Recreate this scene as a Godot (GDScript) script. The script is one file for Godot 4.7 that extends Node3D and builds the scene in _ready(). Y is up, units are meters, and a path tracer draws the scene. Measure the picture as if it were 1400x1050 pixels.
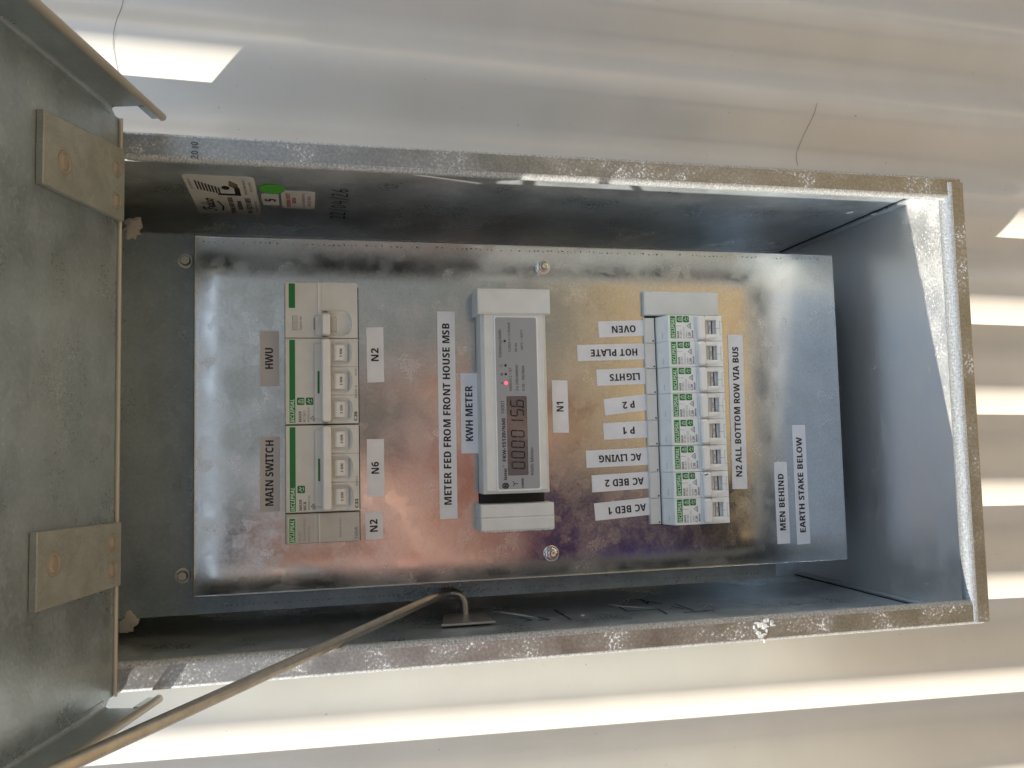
extends Node3D
# Metal meter box on a corrugated wall. Millimetres in the builders: x along the wall, y up, z out of the wall; panel face is z = 0.
const MM := 0.001
const O := Vector3(0.0, 1.5, 0.13)
var M := {}
var rng := RandomNumberGenerator.new()
var pal := {}

func _ready() -> void:
	rng.seed = 7
	# ---------- camera
	var cam := Camera3D.new()
	cam.name = "camera"
	add_child(cam)
	cam.transform = Transform3D(Basis(CAM_R, CAM_U, CAM_B), V(Vector3(-13.36, 94.2, 566.3)))
	cam.fov = 47.9402
	cam.near = 0.01
	cam.far = 400.0
	cam.current = true
	# ---------- sky, sun, exposure
	var we := WorldEnvironment.new()
	we.name = "world_environment"
	var env := Environment.new()
	env.background_mode = Environment.BG_SKY
	var sky := Sky.new()
	var sm := ProceduralSkyMaterial.new()
	sm.sky_top_color = Color(0.46, 0.54, 0.635)
	sm.sky_horizon_color = Color(0.73, 0.735, 0.73)
	sm.sky_curve = 0.12
	sm.ground_horizon_color = Color(0.5, 0.5, 0.5)
	sm.ground_bottom_color = Color(0.35, 0.3, 0.25)
	sm.energy_multiplier = 1.2
	sky.sky_material = sm
	env.sky = sky
	env.tonemap_mode = Environment.TONE_MAPPER_LINEAR
	env.tonemap_exposure = 3.0
	env.sdfgi_enabled = true
	env.ssao_enabled = true
	env.ssil_enabled = true
	we.environment = env
	add_child(we)
	var sun := DirectionalLight3D.new()
	sun.name = "sun"
	sun.light_energy = 1.1
	sun.light_color = Color(1.0, 0.97, 0.92)
	sun.light_angular_distance = 0.5
	sun.shadow_enabled = true
	add_child(sun)
	sun.look_at_from_position(Vector3(-5.0, 3.72, 1.0) * 3.0, Vector3.ZERO, Vector3.UP)
	# ---------- structure, then things
	make_materials()
	make_ground()
	make_fence()
	make_wall()
	make_box()
	make_door()
	make_plate()
	make_panel()
	make_main_row()
	make_meter()
	make_circuit_row()
	make_labels()
	make_stickers()
	make_rod()
	make_threads()
	make_person()

# ================= helpers
const CAM_R := Vector3(-0.023221, -0.974101, 0.224918)
const CAM_U := Vector3(0.997093, -0.006234, 0.075944)
const CAM_B := Vector3(-0.072575, 0.226027, 0.971414)

func V(p: Vector3) -> Vector3:
	return O + p * MM

func thing(called: String, label: String, category: String, at: Vector3, group := "") -> Node3D:
	var o := Node3D.new()
	o.name = called
	add_child(o, true)
	o.position = V(at)
	tag(o, label, category, group)
	return o

func tag(o: Node, label: String, category := "", group := "") -> void:
	if label: o.set_meta("label", label)
	if category: o.set_meta("category", category)
	if group: o.set_meta("group", group)

func mesh_st() -> SurfaceTool:
	var st := SurfaceTool.new()
	st.begin(Mesh.PRIMITIVE_TRIANGLES)
	st.set_smooth_group(-1)
	return st

func part(called: String, st: SurfaceTool, mat: Material, parent: Node) -> MeshInstance3D:
	st.generate_normals()
	var o := MeshInstance3D.new()
	o.name = called
	o.mesh = st.commit()
	o.mesh.surface_set_material(0, mat)
	parent.add_child(o, true)
	return o

func tri(st: SurfaceTool, a: Vector3, b: Vector3, c: Vector3) -> void:   # counter-clockwise seen from outside
	st.add_vertex(a * MM)
	st.add_vertex(c * MM)
	st.add_vertex(b * MM)

func quad(st: SurfaceTool, a: Vector3, b: Vector3, c: Vector3, d: Vector3) -> void:
	tri(st, a, b, c)
	tri(st, a, c, d)

func inset(poly: PackedVector2Array, b: float) -> PackedVector2Array:
	var out := PackedVector2Array()
	var n := poly.size()
	for i in n:
		var p := poly[i]
		var d0 := (p - poly[(i + n - 1) % n]).normalized()
		var d1 := (poly[(i + 1) % n] - p).normalized()
		var n0 := Vector2(-d0.y, d0.x)
		var n1 := Vector2(-d1.y, d1.x)
		var m := (n0 + n1)
		var k := b / maxf(0.35, 0.5 * m.length_squared())
		out.append(p + m * k)
	return out

func slab(st: SurfaceTool, poly_in: PackedVector2Array, z0: float, z1: float, bev := 0.0, xf := Transform3D()) -> void:
	var poly := poly_in
	if Geometry2D.is_polygon_clockwise(poly):
		poly = poly.duplicate()
		poly.reverse()
	var n := poly.size()
	var top := poly if bev <= 0.0 else inset(poly, bev)
	for i in n:
		var j := (i + 1) % n
		quad(st, xf * v3(poly[i], z0), xf * v3(poly[j], z0), xf * v3(poly[j], z1 - bev), xf * v3(poly[i], z1 - bev))
		if bev > 0.0:
			quad(st, xf * v3(poly[i], z1 - bev), xf * v3(poly[j], z1 - bev), xf * v3(top[j], z1), xf * v3(top[i], z1))
	var ids := Geometry2D.triangulate_polygon(top)
	for k in range(0, ids.size(), 3):
		var a := top[ids[k]]
		var b := top[ids[k + 1]]
		var c := top[ids[k + 2]]
		if (b - a).cross(c - a) < 0.0:
			var t := b
			b = c
			c = t
		tri(st, xf * v3(a, z1), xf * v3(b, z1), xf * v3(c, z1))
		tri(st, xf * v3(a, z0), xf * v3(c, z0), xf * v3(b, z0))

func v3(p: Vector2, z: float) -> Vector3:
	return Vector3(p.x, p.y, z)

func rect(x0: float, y0: float, x1: float, y1: float) -> PackedVector2Array:
	return PackedVector2Array([Vector2(x0, y0), Vector2(x1, y0), Vector2(x1, y1), Vector2(x0, y1)])

func rrect(x0: float, y0: float, x1: float, y1: float, r: float, n := 5) -> PackedVector2Array:
	var out := PackedVector2Array()
	for c in [[x1 - r, y0 + r, -90], [x1 - r, y1 - r, 0], [x0 + r, y1 - r, 90], [x0 + r, y0 + r, 180]]:
		for i in n + 1:
			var a := deg_to_rad(c[2] + 90.0 * i / n)
			out.append(Vector2(c[0] + r * cos(a), c[1] + r * sin(a)))
	return out

func disc(cx: float, cy: float, rx: float, ry: float, n := 20) -> PackedVector2Array:
	var out := PackedVector2Array()
	for i in n:
		out.append(Vector2(cx + rx * cos(TAU * i / n), cy + ry * sin(TAU * i / n)))
	return out

func bx(st: SurfaceTool, a: Vector3, b: Vector3, bev := 0.0, xf := Transform3D()) -> void:
	slab(st, rect(a.x, a.y, b.x, b.y), a.z, b.z, bev, xf)

func loft(st: SurfaceTool, a: Array, b: Array, closed := true) -> void:
	var n := a.size()
	for i in (n if closed else n - 1):
		var j := (i + 1) % n
		quad(st, a[i], a[j], b[j], b[i])

func lathe(st: SurfaceTool, prof: Array, n: int, xf := Transform3D()) -> void:   # prof: Vector2(radius, z)
	for k in prof.size() - 1:
		var p: Vector2 = prof[k]
		var q: Vector2 = prof[k + 1]
		for i in n:
			var a := TAU * i / n
			var b := TAU * (i + 1) / n
			quad(st, xf * Vector3(p.x * cos(a), p.x * sin(a), p.y), xf * Vector3(p.x * cos(b), p.x * sin(b), p.y), xf * Vector3(q.x * cos(b), q.x * sin(b), q.y), xf * Vector3(q.x * cos(a), q.x * sin(a), q.y))

func tube(st: SurfaceTool, pts: Array, r: float, n := 12) -> void:
	st.set_smooth_group(0)
	var up := Vector3(0.31, 0.42, 0.85)
	var rings := []
	for i in pts.size():
		var d: Vector3 = (pts[mini(i + 1, pts.size() - 1)] - pts[maxi(i - 1, 0)]).normalized()
		var s := d.cross(up).normalized()
		var t := s.cross(d).normalized()
		var ring := []
		for k in n:
			var a := TAU * k / n
			ring.append(pts[i] + (s * cos(a) + t * sin(a)) * r)
		rings.append(ring)
	for i in pts.size() - 1:
		loft(st, rings[i + 1], rings[i])
	st.set_smooth_group(-1)
	for k in range(1, n - 1):
		tri(st, rings[0][0], rings[0][k], rings[0][k + 1])
		tri(st, rings[-1][0], rings[-1][k + 1], rings[-1][k])

func ribbon(st: SurfaceTool, line: Array, t: float, a: float, b: float, xf: Transform3D) -> void:   # folded sheet: 2-D centre line, thickness, from a to b along the third axis
	var n := line.size()
	var L := []
	var R := []
	for i in n:
		var p: Vector2 = line[i]
		var d0: Vector2 = ((p - line[i - 1]) if i > 0 else (line[1] - p)).normalized()
		var d1: Vector2 = ((line[i + 1] - p) if i < n - 1 else (p - line[n - 2])).normalized()
		var m := Vector2(-d0.y - d1.y, d0.x + d1.x)
		m = m / maxf(0.4, 0.5 * m.length_squared()) * t * 0.25
		m *= 1.0
		L.append(p + m)
		R.append(p - m)
	var poly := PackedVector2Array()
	for p in L: poly.append(p)
	for i in n: poly.append(R[n - 1 - i])
	for i in n - 1:
		quad(st, xf * v3(L[i], b), xf * v3(L[i], a), xf * v3(L[i + 1], a), xf * v3(L[i + 1], b))
		quad(st, xf * v3(R[i], a), xf * v3(R[i], b), xf * v3(R[i + 1], b), xf * v3(R[i + 1], a))
		quad(st, xf * v3(L[i], a), xf * v3(R[i], a), xf * v3(R[i + 1], a), xf * v3(L[i + 1], a))
		quad(st, xf * v3(L[i], b), xf * v3(L[i + 1], b), xf * v3(R[i + 1], b), xf * v3(R[i], b))
	for e in [[0, 1.0], [n - 1, -1.0]]:
		var i: int = e[0]
		if e[1] > 0: quad(st, xf * v3(L[i], a), xf * v3(L[i], b), xf * v3(R[i], b), xf * v3(R[i], a))
		else: quad(st, xf * v3(L[i], b), xf * v3(L[i], a), xf * v3(R[i], a), xf * v3(R[i], b))

func arc2(c: Vector2, r: float, a0: float, a1: float, n := 6) -> Array:
	var out := []
	for i in n + 1:
		var a := deg_to_rad(lerpf(a0, a1, float(i) / n))
		out.append(c + Vector2(cos(a), sin(a)) * r)
	return out

var fonts := {}
func font(bold: bool) -> Font:
	if not fonts.has(bold):
		var f := SystemFont.new()
		f.font_names = PackedStringArray(["Droid Sans"])
		f.font_weight = 700 if bold else 400
		fonts[bold] = f
		if bold:
			var v := FontVariation.new()
			v.base_font = f
			v.variation_embolden = 0.35
			fonts[bold] = v
	return fonts[bold]

func letter_mesh(s: String, length: float, cap: float, bold: bool, mat: Material, slant := 0.0) -> ArrayMesh:
	var key := "%s|%s|%s|%s|%s|%s" % [s, length, cap, bold, mat.get_instance_id(), slant]
	if pal.has(key): return pal[key]
	var tm := TextMesh.new()
	tm.text = s
	tm.font = font(bold)
	tm.font_size = 40
	tm.pixel_size = 0.01
	tm.curve_step = 2.0
	tm.depth = 0.0
	var arr := tm.get_mesh_arrays()
	var vs: PackedVector3Array = arr[Mesh.ARRAY_VERTEX]
	var lo := Vector3(1e9, 1e9, 0)
	var hi := -lo
	for v in vs:
		lo = lo.min(v)
		hi = hi.max(v)
	var ks := length / maxf(1e-6, hi.x - lo.x) * MM
	var kh := cap / (0.714 * 0.40) * MM
	if length <= 0.0: ks = kh
	var cx := (lo.x + hi.x) * 0.5
	var base := tm_base()
	var ns := PackedVector3Array()
	for i in vs.size():
		var v := vs[i]
		var y := (v.y - base) * kh - cap * 0.5 * MM
		vs[i] = Vector3((v.x - cx) * ks + y * slant, y, 0.0)
		ns.append(Vector3(0, 0, 1))
	var a := []
	a.resize(Mesh.ARRAY_MAX)
	a[Mesh.ARRAY_VERTEX] = vs
	a[Mesh.ARRAY_NORMAL] = ns
	a[Mesh.ARRAY_INDEX] = arr[Mesh.ARRAY_INDEX]
	var m := ArrayMesh.new()
	m.add_surface_from_arrays(Mesh.PRIMITIVE_TRIANGLES, a)
	m.surface_set_material(0, mat)
	pal[key] = m
	return m

var base_y := 1e9
func tm_base() -> float:   # where the baseline of a one-line TextMesh lies
	if base_y > 1e8:
		var t := TextMesh.new()
		t.text = "H"
		t.font = font(true)
		t.font_size = 40
		t.pixel_size = 0.01
		t.depth = 0.0
		base_y = 1e7
		for v in t.get_mesh_arrays()[Mesh.ARRAY_VERTEX] as PackedVector3Array:
			base_y = minf(base_y, v.y)
	return base_y

func words(parent: Node, s: String, at: Vector3, length: float, cap: float, mat: Material, bold := true, turn := 0.0, slant := 0.0, called := "lettering") -> MeshInstance3D:
	var o := MeshInstance3D.new()
	o.name = called
	o.mesh = letter_mesh(s, length, cap, bold, mat, slant)
	parent.add_child(o, true)
	o.position = at * MM
	o.rotation.z = turn
	return o

func stroke(st: SurfaceTool, pts: Array, w: float, z: float) -> void:   # a pen line lying flat in x and y
	for i in pts.size() - 1:
		var a: Vector2 = pts[i]
		var b: Vector2 = pts[i + 1]
		var d := (b - a).normalized()
		var s := Vector2(-d.y, d.x) * w * 0.5
		a -= d * w * 0.3
		b += d * w * 0.3
		quad(st, v3(a + s, z), v3(a - s, z), v3(b - s, z + 0.01), v3(b + s, z + 0.01))

# ================= textures and materials
func noise_bytes(kind: int, freq: float, w: int, h: int, s: int, oct := 3, warp := 0.0) -> PackedByteArray:
	var n := FastNoiseLite.new()
	n.noise_type = kind
	n.seed = s
	n.frequency = freq
	n.fractal_type = FastNoiseLite.FRACTAL_FBM if oct > 1 else FastNoiseLite.FRACTAL_NONE
	n.fractal_octaves = oct
	if kind == FastNoiseLite.TYPE_CELLULAR:
		n.cellular_return_type = FastNoiseLite.RETURN_CELL_VALUE
		n.cellular_jitter = 1.0
	if warp > 0.0:
		n.domain_warp_enabled = true
		n.domain_warp_amplitude = warp
		n.domain_warp_frequency = 0.03
	var im := n.get_seamless_image(w, h)
	im.convert(Image.FORMAT_L8)
	return im.get_data()

func stretched(freq: float, short: int, size: int, s: int, along_x: bool) -> PackedByteArray:
	var n := FastNoiseLite.new()
	n.seed = s
	n.frequency = freq
	n.fractal_octaves = 3
	var im := n.get_seamless_image(short if along_x else size, size if along_x else short)
	im.convert(Image.FORMAT_L8)
	im.resize(size, size, Image.INTERPOLATE_CUBIC)
	return im.get_data()

func tex(size: int, f: Callable, grey := true) -> ImageTexture:
	var d := PackedByteArray()
	if grey:
		d.resize(size * size)
		for i in size * size: d[i] = int(clampf(f.call(i), 0.0, 1.0) * 255.0)
		return ImageTexture.create_from_image(Image.create_from_data(size, size, false, Image.FORMAT_L8, d))
	d.resize(size * size * 3)
	for i in size * size:
		var c: Vector3 = f.call(i)
		d[i * 3] = int(clampf(c.x, 0.0, 1.0) * 255.0)
		d[i * 3 + 1] = int(clampf(c.y, 0.0, 1.0) * 255.0)
		d[i * 3 + 2] = int(clampf(c.z, 0.0, 1.0) * 255.0)
	return ImageTexture.create_from_image(Image.create_from_data(size, size, false, Image.FORMAT_RGB8, d))

func normal_tex(size: int, f: Callable, k: float) -> ImageTexture:
	var im := tex(size, f).get_image()
	im.convert(Image.FORMAT_RGBA8)
	im.bump_map_to_normal_map(k)
	return ImageTexture.create_from_image(im)

func flat(c: Vector3, rough: float, metal := 0.0) -> StandardMaterial3D:   # c is a linear base colour
	var m := StandardMaterial3D.new()
	m.albedo_color = Color(c.x, c.y, c.z).linear_to_srgb()
	m.roughness = rough
	m.metallic = metal
	return m

func tri_mapped(m: StandardMaterial3D, tile_m: float) -> StandardMaterial3D:
	m.uv1_triplanar = true
	m.uv1_world_triplanar = true
	m.uv1_scale = Vector3.ONE / tile_m
	m.uv1_triplanar_sharpness = 8.0
	return m

func make_materials() -> void:
	var S := 1024
	var CELL := FastNoiseLite.TYPE_CELLULAR
	var SIM := FastNoiseLite.TYPE_SIMPLEX_SMOOTH
	var cell := noise_bytes(CELL, 0.05, S, S, 3, 1, 34.0)
	var cell2 := noise_bytes(CELL, 0.012, S, S, 9, 1, 40.0)
	var fine := noise_bytes(SIM, 0.12, S, S, 5, 4)
	var cloud := noise_bytes(SIM, 0.008, S, S, 6, 4)
	var grit := noise_bytes(FastNoiseLite.TYPE_VALUE, 0.6, S, S, 8, 2)
	var speck := noise_bytes(SIM, 0.3, S, S, 13, 1)
	var brush := stretched(0.5, 40, S, 11, true)
	var f := 1.0 / 255.0
	# rolled zinc: frosty spangles, brushed lines
	var p_rough := tex(S, func(i): return 0.135 + 0.075 * pow(cell[i] * f, 2.0) + 0.09 * smoothstep(0.25, 0.85, cloud[i] * f * 0.85 + fine[i] * f * 0.15) + 0.03 * (fine[i] * f - 0.5) + 0.02 * (brush[i] * f - 0.5))
	var p_alb := tex(S, func(i):
		var a := 0.76 + 0.025 * (cell[i] * f - 0.5) + 0.07 * (fine[i] * f - 0.5) + 0.05 * (cloud[i] * f - 0.5)
		return Vector3(a, a * 1.0, a * 0.995), false)
	var p_nrm := normal_tex(S, func(i): return 0.5 + 0.10 * (cell[i] * f - 0.5) + 0.09 * (brush[i] * f - 0.5) + 0.07 * (fine[i] * f - 0.5) + 0.35 * (cloud[i] * f - 0.5), 2.0)
	var pm := flat(Vector3(1, 1, 1), 1.0, 1.0)
	pm.albedo_texture = p_alb
	pm.roughness_texture = p_rough
	pm.normal_enabled = true
	pm.normal_texture = p_nrm
	pm.normal_scale = 0.055
	M.panel = tri_mapped(pm, 0.36)
	# the box: duller, darker zinc with dust specks
	var b_rough := tex(S, func(i): return 0.22 + 0.12 * (cell2[i] * f) + 0.14 * (cloud[i] * f) + 0.12 * (fine[i] * f - 0.5))
	var b_alb := tex(S, func(i):
		var a := 0.85 + 0.05 * (cell[i] * f - 0.5) + 0.09 * (cloud[i] * f - 0.5) + 0.07 * (fine[i] * f - 0.5)
		var s := smoothstep(0.80, 0.9, grit[i] * f * 0.65 + fine[i] * f * 0.45) * 0.25
		return Vector3(a + s, a * 1.01 + s, a * 1.02 + s), false)
	var b_nrm := normal_tex(S, func(i): return 0.5 + 0.4 * (fine[i] * f - 0.5) + 0.3 * (cloud[i] * f - 0.5), 2.0)
	var bm := flat(Vector3(0.93, 0.99, 1.0), 1.0, 0.80)
	bm.albedo_texture = b_alb
	bm.roughness_texture = b_rough
	bm.normal_enabled = true
	bm.normal_texture = b_nrm
	bm.normal_scale = 0.12
	M.box = tri_mapped(bm, 0.40)
	var lm2 := bm.duplicate()
	lm2.albedo_color = Color(0.58, 0.63, 0.67)
	M.plate = lm2
	var dm := bm.duplicate()
	dm.albedo_color = Color(0.74, 0.79, 0.82)
	dm.metallic = 0.72
	dm.normal_scale = 0.2
	M.door = dm
	# the front lips: white zinc bloom in specks
	var l_mask := func(i): return smoothstep(0.655, 0.77, fine[i] * f * 0.45 + grit[i] * f * 0.42 + 0.10 * speck[i] * f + 0.42 * (cloud[i] * f - 0.5))
	var l_alb := tex(S, func(i):
		var a := 0.63 + 0.12 * (cloud[i] * f - 0.5) + 0.12 * (fine[i] * f - 0.5)
		var s: float = l_mask.call(i)
		return Vector3(lerpf(a, 0.9, s), lerpf(a * 0.99, 0.9, s), lerpf(a * 0.97, 0.9, s)), false)
	var l_met := tex(S, func(i): return 1.0 - 0.9 * l_mask.call(i))
	var l_rough := tex(S, func(i): return lerpf(0.38 + 0.2 * (cloud[i] * f), 0.8, l_mask.call(i)))
	var lm := flat(Vector3(0.95, 0.98, 1.0), 1.0, 1.0)
	lm.albedo_texture = l_alb
	lm.metallic_texture = l_met
	lm.roughness_texture = l_rough
	M.lip = tri_mapped(lm, 0.30)
	var km := flat(Vector3(0.66, 0.68, 0.68), 0.5, 0.55)
	km.albedo_texture = tex(S, func(i):
		var a := 0.80 + 0.35 * (fine[i] * f - 0.5) + 0.25 * (brush[i] * f - 0.5) + 0.2 * (grit[i] * f - 0.5)
		return Vector3(a, a, a), false)
	M.bloom = tri_mapped(km, 0.22)
	# dusty floor of the box, laid out over the sheet: u across, v from the back (0) to the front (1)
	var dr := RandomNumberGenerator.new()
	dr.seed = 21
	var D := 512
	var dust := PackedFloat32Array()
	dust.resize(D * D)
	for y in D:
		for x in D:
			var i := (y * 2) * S + x * 2
			var v := float(y) / D
			dust[y * D + x] = clampf(0.09 + 0.26 * smoothstep(0.5, 1.0, v + 0.35 * (cloud[i] * f - 0.5)) * smoothstep(0.35, 0.75, fine[i] * f * 0.6 + cloud[i] * f * 0.4), 0.0, 1.0) * (0.6 + 0.8 * grit[i] * f)
	for k in 2200:
		var v := pow(dr.randf(), 0.6)
		var cx := dr.randi_range(2, D - 4)
		var cy := int(v * (D - 6)) + 2
		var w := dr.randi_range(0, 1)
		for dx in w + 1:
			for dy in w + 1:
				dust[(cy + dy) * D + cx + dx] = dr.randf_range(0.3, 1.0)
	for k in 16:   # scratches
		var q := Vector2(dr.randf() * D, dr.randf_range(0.3, 0.95) * D)
		var d := Vector2.from_angle(dr.randf() * TAU)
		for s in dr.randi_range(15, 70):
			q += d
			d = d.rotated(0.01)
			if q.x > 1 and q.y > 1 and q.x < D - 2 and q.y < D - 2: dust[int(q.y) * D + int(q.x)] = 0.5
	var fm := flat(Vector3(1, 1, 1), 1.0, 1.0)
	fm.albedo_texture = tex(D, func(i):
		var s := dust[i]
		return Vector3(lerpf(0.87, 0.90, s), lerpf(0.87, 0.88, s), lerpf(0.87, 0.83, s)), false)
	fm.metallic_texture = tex(D, func(i): return 0.90 - 0.88 * dust[i])
	fm.roughness_texture = tex(D, func(i): return 0.38 + 0.5 * dust[i])
	M.floor = fm
	# corrugated wall paint, a few specks of dirt
	var wm := flat(Vector3(0.61, 0.575, 0.52), 0.22)
	wm.metallic_specular = 0.6
	wm.albedo_texture = tex(S, func(i):
		var a := 0.97 + 0.04 * (cloud[i] * f - 0.5) - 0.30 * smoothstep(0.86, 0.93, fine[i] * f * 0.8 + grit[i] * f * 0.25)
		return Vector3(a, a * 0.995, a * 0.985), false)
	M.wall = tri_mapped(wm, 0.8)
	var wb := tex(S, func(i):
		var a := 0.96 + 0.05 * (cloud[i] * f - 0.5) + 0.03 * (fine[i] * f - 0.5)
		return Vector3(a, a, a), false)
	for e in [["white", Vector3(0.72, 0.71, 0.66), 0.42], ["toggle", Vector3(0.86, 0.85, 0.81), 0.27], ["beige", Vector3(0.56, 0.54, 0.49), 0.45], ["bright", Vector3(0.87, 0.89, 0.86), 0.40], ["cover", Vector3(0.76, 0.76, 0.72), 0.5], ["blank", Vector3(0.72, 0.73, 0.70), 0.5], ["tape", Vector3(0.80, 0.80, 0.81), 0.45], ["sticker", Vector3(0.72, 0.72, 0.70), 0.4]]:
		var m := flat(e[1], e[2])
		m.albedo_texture = wb
		M[e[0]] = tri_mapped(m, 0.15)
	M.grey_tape = tri_mapped(flat(Vector3(0.50, 0.48, 0.47), 0.4), 0.2)
	M.ink = flat(Vector3(0.015, 0.015, 0.018), 0.5)
	M.print = flat(Vector3(0.13, 0.12, 0.12), 0.5)
	M.pale_print = flat(Vector3(0.30, 0.29, 0.28), 0.5)
	M.green = flat(Vector3(0.012, 0.16, 0.03), 0.4)
	M.pale_green = flat(Vector3(0.55, 0.72, 0.55), 0.4)
	M.dot_green = flat(Vector3(0.09, 0.42, 0.05), 0.5)
	M.red_print = flat(Vector3(0.45, 0.08, 0.10), 0.5)
	M.brown_print = flat(Vector3(0.16, 0.13, 0.09), 0.6)
	M.black = flat(Vector3(0.012, 0.012, 0.012), 0.6)
	M.window_grey = flat(Vector3(0.40, 0.39, 0.36), 0.5)
	M.face = flat(Vector3(0.34, 0.355, 0.37), 0.4, 0.15)
	M.lcd = flat(Vector3(0.11, 0.10, 0.098), 0.2)
	M.lcd.clearcoat_enabled = true
	M.lcd.clearcoat = 1.0
	M.lcd.clearcoat_roughness = 0.08
	M.lcd_digit = flat(Vector3(0.003, 0.003, 0.008), 0.5)
	M.led = flat(Vector3(0.9, 0.25, 0.3), 0.3)
	M.led.emission_enabled = true
	M.led.emission = Color(1.0, 0.30, 0.36)
	M.led.emission_energy_multiplier = 0.45
	M.chrome = flat(Vector3(0.72, 0.71, 0.68), 0.18, 1.0)
	M.bolt = flat(Vector3(0.42, 0.43, 0.43), 0.38, 1.0)
	var hm := flat(Vector3(0.42, 0.45, 0.44), 0.4, 0.3)
	hm.albedo_texture = b_alb
	M.hinge = tri_mapped(hm, 0.2)
	M.rivet = flat(Vector3(0.30, 0.27, 0.24), 0.5, 0.4)
	var rm := flat(Vector3(0.66, 0.61, 0.54), 0.28, 0.92)
	rm.albedo_texture = b_alb
	M.rod = tri_mapped(rm, 0.1)
	M.bracket = flat(Vector3(0.40, 0.38, 0.37), 0.4, 0.7)
	M.sealant = flat(Vector3(0.36, 0.35, 0.34), 0.8)
	M.chip = flat(Vector3(0.66, 0.66, 0.64), 0.6)
	M.marker = flat(Vector3(0.02, 0.02, 0.025), 0.5)
	M.thread = flat(Vector3(0.07, 0.055, 0.045), 0.6)
	M.hem = flat(Vector3(0.42, 0.41, 0.38), 0.45, 0.6)
	var gm := flat(Vector3(0.54, 0.40, 0.22), 0.9)
	gm.albedo_texture = tex(S, func(i):
		var a := 0.8 + 0.5 * (cloud[i] * f - 0.5) + 0.35 * (fine[i] * f - 0.5)
		return Vector3(a, a * 0.98, a * 0.95), false)
	M.ground = tri_mapped(gm, 1.7)
	M.fence = flat(Vector3(0.42, 0.44, 0.41), 0.5)

# ================= setting
func make_ground() -> void:
	var st := mesh_st()
	var Y := -1500.0
	quad(st, Vector3(-60000, Y, -300), Vector3(-60000, Y, 90000), Vector3(60000, Y, 90000), Vector3(60000, Y, -300))
	var o := part("ground", st, M.ground, self)
	o.position = O
	o.set_meta("kind", "structure")
	o.set_meta("label", "dry brown earth at the foot of the wall")

func make_fence() -> void:   # shaded side of the fence across the yard, mirrored in the panel
	var t := thing("yard_fence", "tall grey-green ribbed metal fence across the yard", "fence", Vector3(0, -1500, 4600))
	for i in 16:
		var st := mesh_st()
		var x := -19200.0 + 2400.0 * i
		for k in 8:
			bx(st, Vector3(x + k * 300.0, 60, 0), Vector3(x + k * 300.0 + 200.0, 2300, 6))
			bx(st, Vector3(x + k * 300.0 + 200.0, 60, -25), Vector3(x + k * 300.0 + 300.0, 2300, -19))
		part("fence_panel", st, M.fence, t)
		st = mesh_st()
		bx(st, Vector3(x - 30, 0, -32), Vector3(x + 30, 2340, 32))
		part("post", st, M.fence, t)
	var st2 := mesh_st()
	bx(st2, Vector3(-19200, 2300, -30), Vector3(19200, 2345, 26))
	part("rail", st2, M.fence, t)

const PITCH := 84.5
const CREST := 36.0
const LEAN := 0.0192   # the ribs lean a little against the box
func make_wall() -> void:
	var t := thing("corrugated_wall", "cream painted corrugated steel wall behind the metal box, in stripes of sun and shade", "wall", Vector3(0, -1500, -118))
	var st := mesh_st()
	st.set_smooth_group(0)
	var n := 40 * 24
	var x0 := CREST - PITCH * 20.0
	var rows := [0.0, 900.0, 1300.0, 1700.0, 2700.0]
	var pts := []
	for r in rows:
		var row := []
		for i in n + 1:
			var x := x0 + PITCH * i / 24.0
			row.append(Vector3(x, r, 10.0 * cos(TAU * (x - CREST) / PITCH) + 2.0))
		pts.append(row)
	for k in rows.size() - 1:
		for i in n:
			quad(st, pts[k][i], pts[k][i + 1], pts[k + 1][i + 1], pts[k + 1][i])
	var back := []
	for i in n + 1: back.append(Vector3(x0 + PITCH * i / 24.0, 0, -6))
	part("sheet", st, M.wall, t)
	t.rotation.z = -LEAN
	t.position += Vector3(-1300.0 * LEAN, 0, 0) * MM

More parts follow.
